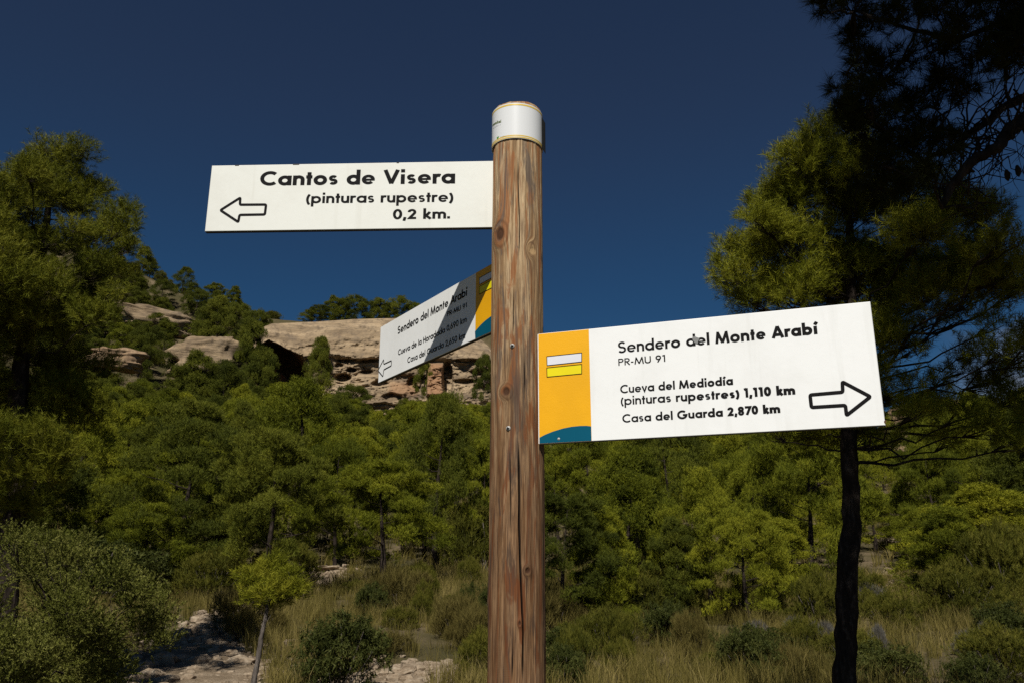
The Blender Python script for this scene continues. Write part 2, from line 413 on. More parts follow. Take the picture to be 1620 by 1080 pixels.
outcrop(344, 366, 716, 748, 60, 8, 'small upright rock in a gap between left pines', 1.0, .1)
outcrop(1415, 1540, 648, 724, 74, 9, 'reddish grey rock outcrop behind the right pine branches', 1.0, .25)
outcrop(1255, 1330, 690, 730, 73, 10, 'low rock knob on the ridge left of the dark pine trunk', 1.0, .15)

# ------------------------------------------------------------------ signpost
POST_Y, POST_R = 1.9, 0.0615
def post_x(z): return .0105 + .0022 * (z - 1.3)
def cyl_hit(px, py):
    d = ray(px, py); x, y, z = 0.0, POST_Y - POST_R, 2.0
    for _ in range(30):
        t = y / d[1]; x = d[0] * t; z = EYE + d[2] * t
        s = np.clip((x - post_x(z)) / POST_R, -.995, .995); y = POST_Y - POST_R * math.sqrt(1 - s * s)
    return math.asin(s), z
def build_post(parent):
    zs = np.concatenate([np.linspace(-.3, 1.15, 40)[:-1], np.linspace(1.15, 2.694, 560)])
    ph = np.concatenate([np.linspace(-1.6, 1.6, 560), np.linspace(1.64, 2 * math.pi - 1.64, 60)]); m = len(ph)
    Z, PH = np.meshgrid(zs, ph, indexing='ij'); PHc = (PH + math.pi) % (2 * math.pi) - math.pi
    Uc = PHc * POST_R
    r = np.full_like(Z, POST_R); gu = Uc.copy(); knot = np.zeros_like(Z); crack = np.zeros_like(Z); pale = np.zeros_like(Z)
    # knots push the grain aside
    for (kx, ky, kr, ka, kind) in [(791, 371, .0140, 1.45, 1), (843, 395, .0105, 1.4, 2), (801, 619, .0098, 1.15, 1), (834.7, 902, .0065, 1.1, 1), (769, 938, .011, 2.0, 1), (822, 985, .003, 1.6, 1)]:
        k0, kz = cyl_hit(kx, ky); du = Uc - k0 * POST_R; dz = (Z - kz) / ka
        d = np.hypot(du, dz); g = np.exp(-(d / (kr * 1.7)) ** 4)
        gu = gu * (1 - g) + g * (k0 * POST_R + np.hypot(du, dz * .55)) + .30 * kr * np.exp(-(dz / (kr * 6)) ** 2) * np.tanh(-du / kr) * np.exp(-np.abs(du) / (kr * 3)) * (1 - g)
        r = r + .0035 * np.exp(-(d / (kr * 2.2)) ** 2) * (kind == 1) - .0030 * smooth(kr * 1.05 - d, 0, kr * .5) * (kind == 1)
        ring = .5 + .5 * np.cos(d / kr * 7.5)
        if kind == 1:
            knot = np.maximum(knot, smooth(kr * 1.0 - d, 0, kr * .35)); knot = np.maximum(knot, .45 * ring * smooth(kr * 2.9 - d, 0, kr * 1.2))
        else:
            pale = np.maximum(pale, smooth(kr * .9 - np.hypot(du, (Z - kz + .004) / 1.1), 0, kr * .3))
            crack = np.maximum(crack, .8 * np.exp(-((d - kr) / .0008) ** 2) * (fbm(np.stack([PHc * 20, Z * 60, 0 * Z], -1), 2, 3) > -.1)); r = r - .001 * pale
    w0 = .0035 * fbm(np.stack([PHc * 1.5, Z * 2.2, Z * 0], -1), 3, 41)
    gu = gu + w0
    fib = fbm(np.stack([gu * 420, Z * 5, Z * 0], -1), 4, 51, .6)
    r = r + .00045 * fib + .0020 * fbm(np.stack([PHc * 2.2, Z * 2.5, Z * 0], -1), 3, 61)
    def line(pts, width, depth, seed):
        nonlocal r, crack
        hits = np.array([cyl_hit(*p) for p in pts]); o = np.argsort(hits[:, 1]); hits = hits[o]
        c = np.interp(Z, hits[:, 1], hits[:, 0] * POST_R) + .0011 * fbm(np.stack([Z * 9, Z * 0 + seed, Z * 0], -1), 3, seed)
        e = smooth(Z, hits[0, 1] - .004, hits[0, 1] + .06) * (1 - smooth(Z, hits[-1, 1] - .08, hits[-1, 1] + .004))
        g = e * np.exp(-np.abs((Uc - c) / (width * (.35 + .65 * e))) ** 3)
        r = r - depth * g; crack = np.maximum(crack, np.clip(g * 1.3, 0, 1))
    line([(819, 690), (821, 760), (822, 813), (823.5, 884), (828, 1000), (826, 1090)], .0019, .012, 1)
    line([(820.5, 236), (820, 290), (822, 350), (821, 415)], .0010, .005, 2)
    line([(800, 226), (801, 268)], .0009, .004, 3)
    line([(830, 548), (829.5, 640)], .0014, .006, 4)
    line([(812, 440), (811, 545)], .0009, .004, 5)
    line([(806, 690), (808, 860)], .0009, .003, 6)
    line([(841, 260), (842, 372)], .0004, .002, 7)
    line([(812, 1000), (811, 1090)], .0014, .006, 8)
    line([(790, 430), (788, 560)], .0009, .003, 9)
    line([(846, 430), (845, 520)], .0005, .003, 10)
    line([(786, 800), (787, 930)], .0009, .003, 12)
    # slot cut for the right-hand board
    k0, kz = cyl_hit(856, 525)
    slot = smooth(.006 - np.abs(Uc - 1.33 * POST_R), 0, .003) * smooth(Z, 1.84, 1.85) * (1 - smooth(Z, 2.108, 2.116))
    r = r - .012 * slot; crack = np.maximum(crack, slot)
    dome = smooth(Z, 2.684, 2.6945); r = r * (1 - .05 * dome)
    X = post_x(Z) + r * np.sin(PH); Y = POST_Y - r * np.cos(PH)
    V = np.stack([X, Y, Z], -1); n = len(zs)
    V[-1, :, 2] += .0015 * fbm(np.stack([np.cos(ph) * 2, np.sin(ph) * 2, ph * 0], -1), 3, 4)
    i = np.arange(n - 1)[:, None] * m; j = np.arange(m)[None]; k = (j + 1) % m
    q = np.stack([i + j, i + k, i + m + k, i + m + j], -1).reshape(-1, 4)
    topc = np.array([[post_x(2.7), POST_Y, 2.699]]); base = n * m
    # inner top rings
    inner = V[-1] * .5 + topc * .5; inner[:, 2] += .002
    VV = np.concatenate([V.reshape(-1, 3), inner, topc]); a = (n - 1) * m
    jj = np.arange(m); kk = (jj + 1) % m
    q2 = np.stack([a + jj, a + kk, base + kk, base + jj], -1); t = np.stack([base + jj, base + kk, np.full(m, base + m)], -1)
    ext = lambda A: np.concatenate([A.ravel(), np.zeros(m + 1)])
    M = Mat('weathered_wood', .82, .2)
    gu_, zz = M.attr('grain_u'), M.N('SeparateXYZ'); tcn = M.N('TexCoord'); M.L(tcn.outputs['Object'], zz.inputs[0]); z_ = zz.outputs[2]
    def vec(su, sz, off=0.0):
        c = M.N('CombineXYZ'); M.L(M.math('MULTIPLY', gu_, su), c.inputs[0]); M.L(M.math('MULTIPLY', z_, sz), c.inputs[1]); c.inputs[2].default_value = off; return c.outputs[0]
    fine = M.noise(vec(420, 13), 1, 5, .7); broad = M.noise(vec(80, 3.4, 3), 1, 5, .6, .7); stain = M.noise(vec(36, 3.6, 9), 1, 5, .62, 1.2); grey = M.noise(vec(44, 3.4, 19), 1, 6, .68, .8)
    c = M.ramp(broad, [(.33, (.21, .115, .052)), (.45, (.38, .245, .120)), (.57, (.60, .435, .25)), (.70, (.46, .315, .18))])
    c = M.mix(M.mr(fine, .36, .60, .75, 0), c, (.105, .056, .030))
    c = M.mix(M.mr(stain, .50, .58, 0, .80), c, M.mix(fine, (.17, .050, .016), (.40, .165, .055)))
    c = M.mix(M.mr(grey, .53, .62, 0, .80), c, M.mix(fine, (.045, .034, .027), (.20, .155, .12)))
    # the pole turns darker and browner towards the bottom
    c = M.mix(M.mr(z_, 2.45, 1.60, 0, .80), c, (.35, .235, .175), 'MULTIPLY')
    rings = M.math('SINE', M.math('MULTIPLY', z_, 1900), 0)
    lines = M.math('MULTIPLY', M.mr(rings, -.2, .9, 0, 1), M.mr(M.noise(vec(40, 7, 31), 1, 2), .5, .62, 0, .26))
    c = M.mix(lines, c, (.16, .11, .07))
    c = M.mix(M.attr('pale'), c, (.42, .27, .13))
    c = M.mix(M.math('MULTIPLY', M.attr('knot'), .92), c, (.055, .023, .011))
    c = M.mix(M.attr('crack'), c, (.012, .008, .006))
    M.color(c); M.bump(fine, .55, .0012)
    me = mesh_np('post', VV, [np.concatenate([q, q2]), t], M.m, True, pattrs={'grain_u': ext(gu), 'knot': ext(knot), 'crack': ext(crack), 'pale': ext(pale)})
    return link('post', me, parent)

def plain(name, c, rough=.5, spec=.4, bump=0.0, scale=200):
    M = Mat(name, rough, spec); n = M.noise(M.coords(), scale, 4, .6); n2 = M.noise(M.coords(), 9, 5, .65)
    cc = tuple(x * .93 for x in c)
    M.color(M.mix(M.mr(n2, .35, .65), cc, c))
    if bump: M.bump(n, bump, .0006)
    return M.m
def enamel(name, c, dirt):
    M = Mat(name, .5, .25); v = M.coords(); n2 = M.noise(v, 7, 6, .7); sp = M.noise(v, 130, 3, .6)
    st = M.noise(M.coords((38, 38, 2.5)), 1, 4, .6); cc = M.mix(M.mr(n2, .4, .75, 0, .40), c, dirt); cc = M.mix(M.mr(st, .56, .72, 0, .45), cc, dirt); cc = M.mix(M.mr(sp, .70, .78, 0, .5), cc, dirt)
    M.color(cc); return M.bump(M.noise(v, 55, 3), .10, .002).m
WHITE_A = enamel('cream_white_enamel', (.76, .76, .695), (.64, .625, .55))
WHITE_B = enamel('white_enamel', (.85, .85, .825), (.73, .725, .69))
ORANGE = plain('orange_paint', (.86, .42, .002), .42, .4, .5, 260)
TEAL = plain('teal_paint', (.002, .090, .150), .5, .1)
YELLOW = plain('yellow_paint', (.86, .72, .002), .42)
STRIPE = plain('white_stripe_paint', (.76, .76, .80), .42)
INK = plain('black_lettering', (.010, .009, .009), .7, .08)
EDGE = plain('dark_board_edge', (.035, .028, .022), .7)
METAL = plain('grey_screw_metal', (.38, .37, .34), .4, .6)
RUST = plain('rust', (.10, .045, .02), .9)
GREENINK = plain('olive_ink', (.10, .14, .012), .5)
LEAFINK = plain('leaf_green_ink', (.06, .28, .012), .5)
GREYINK = plain('grey_ink', (.22, .22, .21), .5)

# --- stroke alphabet (geometric sans), unit = cap height
def arc(cx, cy, rx, ry, a0, a1, n=20):
    t = np.radians(np.linspace(a0, a1, n)); return np.stack([cx + rx * np.cos(t), cy + ry * np.sin(t)], -1)
def glyph(ch, w):
    h = w / 2; X = .675; R = X / 2 + .01; c = R - h; cy = X / 2; P = []
    def ln(*p): P.append((np.array(p, float), False))
    def ring(cx): P.append((arc(cx, cy, c, cy + .01 - h, 0, 360, 33)[:-1], True))
    A = 1.04
    if ch == ' ': return [], .30
    if ch == 'o': ring(R); return P, 2 * R
    if ch == 'a': ring(R); ln((2 * R - h, 0), (2 * R - h, X)); return P, 2 * R
    if ch == 'd': ring(R); ln((2 * R - h, 0), (2 * R - h, A)); return P, 2 * R
    if ch == 'b': ring(R); ln((h, 0), (h, A)); return P, 2 * R
    if ch == 'p': ring(R); ln((h, -.32), (h, X)); return P, 2 * R
    if ch == 'l': ln((h, 0), (h, A)); return P, w
    if ch in 'ií':
        ln((h + .02, 0), (h + .02, X))
        if ch == 'i': ln((h + .02, .85 - h * .3), (h + .02, .85 + w * .9))
        else: ln((h, .80), (h + .15, 1.02))
        return P, w + .04
    if ch in 'nm':
        k = .40 if ch == 'n' else .36; r_ = k / 2; ln((h, 0), (h, X)); x = h
        for _ in range(1 if ch == 'n' else 2):
            P.append((np.concatenate([arc(x + r_, X - r_ - h + .01, r_, r_, 165, 0, 14), [(x + k, 0)]]), False)); x += k
        return P, x + h
    if ch == 'u':
        k = .40; r_ = k / 2; P.append((np.concatenate([[(h, X)], arc(h + r_, r_ + h - .01, r_, r_, 180, 345, 14)]), False)); ln((h + k, 0), (h + k, X)); return P, k + w
    if ch == 'r': ln((h, 0), (h, X)); P.append((arc(h + .20, X - .20 - h + .01, .20, .20, 165, 62, 8), False)); return P, .34 + h * .4
    if ch == 't': ln((.16, 0), (.16, .90)); ln((0, X - h), (.32, X - h)); return P, .32
    if ch == 'v': ln((h * .6, X), (.27, h * .3), (.54 - h * .6, X)); return P, .54
    if ch == 'k': ln((h, 0), (h, A)); ln((w, .30), (.44, X)); ln((w, .32), (.50, 0)); return P, .54
    if ch == 'e':
        a = arc(R, cy, c, cy + .01 - h, 0, 318, 28); P.append((np.array([(h * 1.6, cy - .01), (R + c + h * .8, cy - .01)]), False, .62)); P.append((a, False, .88)); return P, 2 * R
    if ch == 's':
        r_ = (X - w + .02) / 4; x = r_ * 1.18 + h
        P.append((np.concatenate([arc(x, X - h + .01 - r_, r_ * 1.18, r_, 35, 250, 14), arc(x, h - .01 + r_, r_ * 1.18, r_, 70, -145, 14)]), False, .80)); return P, x * 2
    if ch == 'C':
        r_ = .51 - h; P.append((arc(.51, .5, r_, r_, 48, 312, 30), False)); return P, .86
    if ch == 'G':
        r_ = .51 - h; P.append((np.concatenate([arc(.51, .5, r_, r_, 48, 350, 32), [(.51 + r_ + .0, .46)], [(.56, .46)]]), False)); return P, 1.02
    if ch == 'S':
        r_ = (1 - w + .02) / 4; x = r_ * 1.12 + h
        P.append((np.concatenate([arc(x, 1.01 - h - r_, r_ * 1.05, r_, 30, 255, 16), arc(x, h - .01 + r_, r_ * 1.15, r_, 75, -150, 16)]), False, .92)); return P, x * 2
    if ch == 'M': ln((h * .8, 0), (.17 + h * .3, 1)); ln((.17 + h * .3, 1 - h), (.5, .06)); ln((.5, .06), (.83 - h * .3, 1 - h)); ln((1 - h * .8, 0), (.83 - h * .3, 1)); return P, 1.0
    if ch == 'A': ln((h * .6, 0), (.40, 1 - h * .2)); ln((.40, 1 - h * .2), (.80 - h * .6, 0)); ln((.17, .27), (.63, .27)); return P, .80
    if ch == 'V': ln((h * .7, 1), (.39, h * .4)); ln((.39, h * .4), (.78 - h * .7, 1)); return P, .78
    if ch == 'P' or ch == 'R':
        ln((h, 0), (h, 1)); r_ = .28 - h
        P.append((np.concatenate([[(h, 1 - h)], arc(.30, 1 - h - r_, r_, r_, 90, -90, 14), [(h, 1 - h - 2 * r_)]]), False))
        if ch == 'R': ln((.24, .46), (.56, 0))
        return P, .58
    if ch == 'U': P.append((np.concatenate([[(h, 1)], arc(.34, .34, .34 - h, .34 - h, 180, 360, 18), [(.68 - h, 1)]]), False)); return P, .68
    if ch == 'H': ln((h, 0), (h, 1)); ln((.70 - h, 0), (.70 - h, 1)); ln((h, .52), (.70 - h, .52)); return P, .70
    if ch == '-': ln((.02, .36), (.30, .36)); return P, .32
    if ch == '.': ln((h, 0), (h, w * 1.05)); return P, w
    if ch == ',': ln((h + .03, w), (h - .04, -.16)); return P, w + .02
    if ch == '(': P.append((arc(.62, .36, .56, .72, 138, 222, 14), False)); return P, .26
    if ch == ')': P.append((arc(-.36, .36, .56, .72, 42, -42, 14), False)); return P, .26
    if ch == '0': P.append((arc(.31, .5, .31 - h, .51 - h, 0, 360, 33)[:-1], True)); return P, .62
    if ch == '1': ln((.04, .86), (.26, .93)); ln((.26, 0), (.26, 1)); return P, .40
    if ch == '2': P.append((np.concatenate([arc(.29, .71 - h * .3, .27 - h * .8, .28 - h * .7, 175, -35, 16), [(.05 + h, h)], [(.58, h)]]), False)); return P, .60
    if ch == '5': P.append((np.concatenate([[(.54, 1 - h)], [(.20, 1 - h)], [(.13, .56)], arc(.28, .33, .29 - h, .33 - h, 118, -140, 18)]), False)); return P, .60
    if ch == '6': P.append((arc(.30, .32, .30 - h, .32 - h, 0, 360, 27)[:-1], True)); ln((.06 + h * .5, .44), (.38, 1)); return P, .60
    if ch == '9': P.append((arc(.30, .68, .30 - h, .32 - h, 0, 360, 27)[:-1], True)); ln((.54 - h * .5, .56), (.22, 0)); return P, .60
    if ch == '7': ln((.02, 1 - h), (.52, 1 - h), (.18, 0)); return P, .56
    if ch == '8': P.append((arc(.29, .75 - h * .4, .24 - h * .6, .26 - h * .7, 0, 360, 25)[:-1], True)); P.append((arc(.29, .27, .29 - h, .28 - h * .8, 0, 360, 25)[:-1], True)); return P, .58
    if ch == '!': ln((h, .30), (h, 1)); ln((h, 0), (h, w)); return P, w
    raise KeyError(ch)
def ribbon(p, closed, w):
    n = len(p)
    if closed: tan = np.roll(p, -1, 0) - np.roll(p, 1, 0); d0 = p - np.roll(p, 1, 0); d1 = np.roll(p, -1, 0) - p
    else:
        d1 = np.concatenate([p[1:] - p[:-1], p[-1:] - p[-2:-1]]); d0 = np.concatenate([p[1:2] - p[:1], p[1:] - p[:-1]])
    d0 = unit(d0); d1 = unit(d1); t = unit(d0 + d1); nr = np.stack([-t[:, 1], t[:, 0]], -1)
    k = 1 / np.maximum(np.sum(t * d1, -1), .45)
    o = nr * (w / 2 * k)[:, None]; V = np.concatenate([p + o, p - o])
    i = np.arange(n if closed else n - 1); j = (i + 1) % n
    return V, np.stack([i, i + n, j + n, j], -1)
def text_mesh(s, w0, w1, track=.07):
    """flat strokes in text units (x to the right, y up, cap height 1): list of (verts2d, quads)"""
    x = 0; out_ = []; n = len(s)
    for i, ch in enumerate(s):
        w = w0 + (w1 - w0) * i / max(n - 1, 1); P, adv = glyph(ch, w)
        for p, cl, *wf in P:
            V, q = ribbon(p, cl, w * (wf[0] if wf else 1)); V[:, 0] += x; out_.append((V, q))
        x += adv + track
    return out_, x - track

class Board:
    """a painted board let into the post; its front face is a vertical rectangle"""
    def __init__(s, az, z0, z1, d0, d1, fwd=0.0):
        a = rad(az); s.dir = np.array([math.sin(a), math.cos(a), 0]); nr = np.array([s.dir[1], -s.dir[0], 0])
        P = np.array([.0105, POST_Y - fwd, 0.]); s.P = P
        if np.dot(nr, -P) < 0: nr = -nr
        s.n = nr; s.z0, s.z1, s.d0, s.d1 = z0, z1, d0, d1
    def uv(s, px, py):
        d = ray(px, py); t = ((s.P - CAM) @ s.n) / (d @ s.n); h = CAM + t[..., None] * d
        return np.stack([(h - s.P) @ s.dir, h[..., 2]], -1)
    def pt(s, uv, off):
        uv = np.asarray(uv, float); return s.P + uv[..., 0:1] * s.dir + uv[..., 1:2] * np.array([0, 0, 1.]) + np.asarray(off)[..., None] * s.n
    def slab(s, name, th, mat, parent):
        mb = MB(); b = .0012
        c = np.array([(s.d0, s.z0), (s.d1, s.z0), (s.d1, s.z1), (s.d0, s.z1)]); cen = c.mean(0)
        ins = c + np.sign(cen - c) * b
        rings = [s.pt(ins, np.zeros(4)), s.pt(c, np.full(4, -b)), s.pt(c, np.full(4, -th + b)), s.pt(ins, np.full(4, -th))]
        V = np.concatenate(rings); q = [[0, 1, 2, 3], [15, 14, 13, 12]]
        for k in range(3):
            for j in range(4): q.append([k * 4 + j, k * 4 + 4 + j, k * 4 + 4 + (j + 1) % 4, k * 4 + (j + 1) % 4])
        mb.add(V, q); me = mb.me(name, mat); me.materials.append(EDGE)
        for k, p in enumerate(me.polygons): p.material_index = 1 if k >= 6 else 0
        me.validate(); return link(name, me, parent)
    def poly(s, name, uv, off, mat, parent):
        uv = np.asarray(uv, float); V = s.pt(uv, np.full(len(uv), off)); mb = MB(); c = V.mean(0)
        # fan is fine for these convex outlines; a skirt gives the paint film its thickness
        n = len(V); Vb = s.pt(uv, np.full(len(uv), off - .0003)); i = np.arange(n); j = (i + 1) % n
        mb.add(np.concatenate([V, Vb, [c]]), np.stack([i, i + n, j + n, j], -1), np.stack([i, j, np.full(n, 2 * n)], -1))
        return link(name, mb.me(name, mat), parent)
    def strokes(s, name, rib, off, mat, parent, label=None):
        mb = MB()
        for k, (uv, q) in enumerate(rib):
            mb.add(s.pt(uv, np.full(len(uv), off + .000025 * (k % 12))), q)
        o = link(name, mb.me(name, mat), parent)
        if label: o['label'] = label
        return o
    def text(s, st, p0, p1, cap, w0, w1, parent, track=.07, off=.0007):
        rib, L = text_mesh(st, w0, w1, track); a, b = s.uv(*p0), s.uv(*p1)
        m = np.array([(p0[0] + p1[0]) / 2, (p0[1] + p1[1]) / 2]); c = s.uv(m[0], m[1] - cap)[1] - s.uv(m[0], m[1])[1]
        e = (b - a) / L; u = np.array([0, 1.]) * c
        res = [(a + V[:, :1] * e + V[:, 1:] * u, q) for V, q in rib]
        return s.strokes('lettering', res, off, INK, parent)
    def arrow(s, pts, wpx, parent):
        uv = np.array([s.uv(*p) for p in pts]); n = len(uv); R_ = []
        for i in range(n):                                   # round the corners a little
            a, b, c = uv[i - 1], uv[i], uv[(i + 1) % n]; k = .004
            for t in np.linspace(0, 1, 5):
                q0 = b + (a - b) / np.linalg.norm(a - b) * k; q1 = b + (c - b) / np.linalg.norm(c - b) * k
                R_.append((1 - t) ** 2 * q0 + 2 * t * (1 - t) * b + t * t * q1)
        w = abs(s.uv(pts[0][0], pts[0][1] - wpx)[1] - s.uv(*pts[0])[1])
        V, q = ribbon(np.array(R_), True, w); return s.strokes('arrow', [(V, q)], .0007, INK, parent)
    def rect(s, name, pts, mat, parent, off=.0006):
        uv = np.array([s.uv(*p) for p in pts]); c = uv.mean(0)
        V, q = ribbon(uv, True, .0016); s.strokes('stripe_outline', [(V, q)], off + .0003, INK, parent)
        return s.poly(name, uv, off, mat, parent)

def build_signpost():
    root = thing('signpost', 'round wooden trail signpost with three white arrow boards and a white band on top', 'signpost', (0, 0, 0))
    build_post(root)
    # --- upper board
    B = Board(-88, 2.3795, 2.561, .02, .777)
    o = B.slab('sign_board', .014, WHITE_A, root); o['label'] = 'cream board reading Cantos de Visera, pointing left'
    B.text('Cantos de Visera', (410.8, 294.0), (719.9, 290.4), 22.3, .205, .205, o)
    B.text('(pinturas rupestre)', (484.6, 321.9), (716.4, 319.6), 16.2, .18, .18, o)
    B.text('0,2 km.', (621.3, 347.3), (711.9, 345.8), 15.8, .19, .19, o)
    B.arrow([(348.8, 333), (380.3, 313.1), (379.6, 324.3), (421, 324), (419.1, 339.7), (379, 340.4), (377, 351.6)], 3.6, o)
    for u, l in ((.035, .012), (.56, .016), (.712, .01), (.30, .006)):   # chipped rim
        mb = MB(); mb.box(B.pt(np.array([u, 2.5604]), np.array(.0004)), (l / 2, .0006, .0009), np.stack([B.dir, B.n, [0, 0, 1.]])); link('paint_chip', mb.me('paint_chip', EDGE), o)
    # --- left rear board
    B = Board(-33.3, 2.1385, 2.3205, .055, .785)
    o = B.slab('sign_board', .014, WHITE_B, root); o['label'] = 'white board with orange end running back to the left, half in shadow'
    uvb = B.uv(752.7, 480)[0]
    pan = B.poly('orange_panel', [(.056, 2.1395), (uvb, 2.1395), (uvb, 2.3195), (.056, 2.3195)], .0003, ORANGE, o)
    hill = [B.uv(*p) for p in [(751.6, 524.4), (755, 520.3), (760, 514.6), (765, 509.8), (770, 505.5), (776.7, 500.6)]]
    B.poly('teal_hill', [(.0563, 2.1398), (uvb - .0003, 2.1398)] + [tuple(h) for h in hill] + [(.0563, hill[-1][1] + .012)], .0005, TEAL, o)
    def ext(p, q, u): a, b = B.uv(*p), B.uv(*q); return a, b
    for nm, l0, l1, mt in (('white_stripe', (758.9, 440), (758.4, 450.7), STRIPE), ('yellow_stripe', (758.7, 453.8), (758.3, 466), YELLOW)):
        a, b = B.uv(*l0), B.uv(*l1); uv = np.array([(a[0], a[1]), (a[0], b[1]), (.070, b[1]), (.070, a[1])])
        V, q = ribbon(uv, True, .0016); B.strokes('stripe_outline', [(V, q)], .0010, INK, o); B.poly(nm, uv, .0007, mt, o)
    B.text('Sendero del Monte Arabí', (629.1, 528.9), (739, 467.8), 12.4, .17, .17, o)
    B.text('PR-MU 91', (707.3, 501.3), (739.1, 486.4), 7.8, .15, .15, o)
    B.text('Cueva de la Horadada 0,690 km', (629.8, 561.8), (738.4, 509.3), 9.2, .15, .15, o)
    B.text('Casa del Guarda 2,650 km', (644.7, 574), (736.2, 534.5), 9.2, .15, .15, o)
    B.arrow([(598.2, 585.6), (607.3, 567.8), (607.3, 575.6), (619.6, 569.8), (619.3, 577.8), (607.3, 584.4), (606, 595.1)], 1.6, o)
    # --- right front board
    B = Board(-70.7 + 180, 0, 0, 0, 0, .028)
    tl, bl, tr_, br = (B.uv(*p) for p in ((850.6, 531.5), (853.4, 703.7), (1373.3, 473.7), (1403.7, 670)))
    B.z0 = (bl[1] + br[1]) / 2; B.z1 = (tl[1] + tr_[1]) / 2; B.d0 = (tl[0] + bl[0]) / 2; B.d1 = (tr_[0] + br[0]) / 2
    o = B.slab('sign_board', .014, WHITE_B, root); o['label'] = 'large white board with orange end, pointing right'
    ub = B.uv(933.8, 610)[0]
    B.poly('orange_panel', [(B.d0 + .001, B.z0 + .001), (ub, B.z0 + .001), (ub, B.z1 - .001), (B.d0 + .001, B.z1 - .001)], .0003, ORANGE, o)
    hp = [(935.2, 673.7), (928, 672.8), (917.8, 673), (905, 674.2), (890, 677.2), (875, 681.8), (862, 687), (853.6, 691.5)]
    B.poly('teal_hill', [(B.d0 + .0013, B.z0 + .0013), (ub - .0003, B.z0 + .0013)] + [tuple(B.uv(*p)) for p in hp], .0005, TEAL, o)
    B.rect('white_stripe', [(865.2, 563.7), (865.6, 577.8), (920.4, 571.9), (920.4, 557.8)], STRIPE, o)
    B.rect('yellow_stripe', [(865.2, 581.5), (865.6, 595.9), (920.4, 590.7), (920.4, 575.9)], YELLOW, o)
    B.text('Sendero del Monte Arabí', (977.8, 558.4), (1294, 528.3), 18.2, .16, .24, o)
    B.text('PR-MU 91', (978.5, 577.8), (1053.7, 571.3), 10.8, .125, .14, o, .1)
    B.text('Cueva del Mediodía', (981.5, 621.5), (1160, 607.8), 13.2, .165, .225, o)
    B.text('(pinturas rupestres) 1,110 km', (982.6, 640.0), (1258.5, 622.8), 14.2, .145, .26, o)
    B.text('Casa del Guarda 2,870 km', (984.8, 667.8), (1234.8, 651.9), 13.4, .165, .26, o)
    B.arrow([(1281.5, 624), (1333.3, 619.5), (1332.6, 603.3), (1377, 626.7), (1339.3, 656.3), (1337.4, 640.4), (1283.7, 643.7)], 5.4, o)
    a = B.uv(1101, 538); th = np.linspace(0, 2 * math.pi, 15)[:-1]
    B.poly('scuff_mark', [(a[0] + .0065 * math.cos(t) * (1 + .35 * math.sin(3 * t)), a[1] + .009 * math.sin(t) * (1 + .3 * math.cos(2 * t + 1))) for t in th], .0011, GREYINK, o)
    a = B.uv(1400.4, 666.3); B.poly('rust_spot', [(a[0] + .0022 * math.cos(t), a[1] + .0028 * math.sin(t) * (1 + .3 * math.sin(2 * t))) for t in th], .0006, RUST, o)
    mb = MB(); a = B.uv(884, 693.7); mb.tube(B.pt(np.array([a, a]), np.array([.0004, .0012])), [.0032, .0028], 12); link('rivet', mb.me('rivet', METAL), o)
    # bright paint on the board edge beside the post
    mb = MB(); mb.box(B.pt(np.array([B.d0 - .0006, (B.z0 + B.z1) / 2]), np.array(-.007)), (.0005, .0068, (B.z1 - B.z0) / 2 - .001), np.stack([B.dir, B.n, [0, 0, 1.]])); link('edge_paint', mb.me('edge_paint', WHITE_B), o)
    # --- screws in the post
    for px, py in ((810.5, 547), (804.3, 677)):
        ph, z = cyl_hit(px, py); n_ = np.array([math.sin(ph), -math.cos(ph), 0]); c = np.array([post_x(z), POST_Y, z]) + n_ * (POST_R + .0002)
        mb = MB(); mb.tube([c - n_ * .004, c + n_ * .0006, c + n_ * .0016], [.0054, .0054, .0045], 20)
        sc = link('screw', mb.me('screw', METAL), root)
        mb = MB(); t_ = np.array([math.cos(ph), math.sin(ph), 0]); up = np.array([0, 0, 1.])
        for a_ in (.4, .4 + math.pi / 2):
            d_ = t_ * math.cos(a_) + up * math.sin(a_); mb.box(c + n_ * .0030, (.0030, .0015, .0007), np.stack([d_, n_, np.cross(d_, n_)]))
        link('screw_slot', mb.me('screw_slot', INK), sc)
    # --- band round the top
    rb = POST_R + .0030; z0, z1 = 2.588, 2.6855
    def tubeband(name, za, zb, r_, mat, parent, a0=-math.pi, a1=math.pi, th_=.0012, tilt=0.0):
        a = np.linspace(a0, a1, 97); prof = [(r_ - th_, za), (r_, za), (r_, zb), (r_ - th_, zb), (r_ - th_, za)]
        V = np.array([[(post_x(z) + rr * math.sin(x), POST_Y - rr * math.cos(x), z + tilt * math.sin(x)) for (rr, z) in prof] for x in a]); n, m = V.shape[:2]
        i = np.arange(n - 1)[:, None] * m; j = np.arange(m - 1)[None]
        q = np.stack([i + j, i + m + j, i + m + j + 1, i + j + 1], -1).reshape(-1, 4); mb = MB(); mb.add(V.reshape(-1, 3), q)
        me = mb.me(name, mat, False); o_ = link(name, me, parent); return o_
    WB = Mat('white_band_plastic', .25, .5); WB.color((.74, .745, .735)); YB = plain('yellow_band_line', (.74, .50, .06), .35)
    band = tubeband('top_band', z0, z1, rb, WB.m, root, tilt=-.002)
    for za in (z0 + .0010, z0 + .0056, z1 - .0070): tubeband('band_line', za, za + .0040 if za > 2.6 else za + .0028, rb + .0003, YB, band, tilt=-.002, th_=.0004)
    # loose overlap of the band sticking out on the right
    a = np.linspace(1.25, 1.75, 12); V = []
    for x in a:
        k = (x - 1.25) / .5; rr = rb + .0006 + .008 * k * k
        for z in (z0 - .003, z1 - .014): V.append((post_x(z) + rr * math.sin(x), POST_Y - rr * math.cos(x) - .004 * k, z))
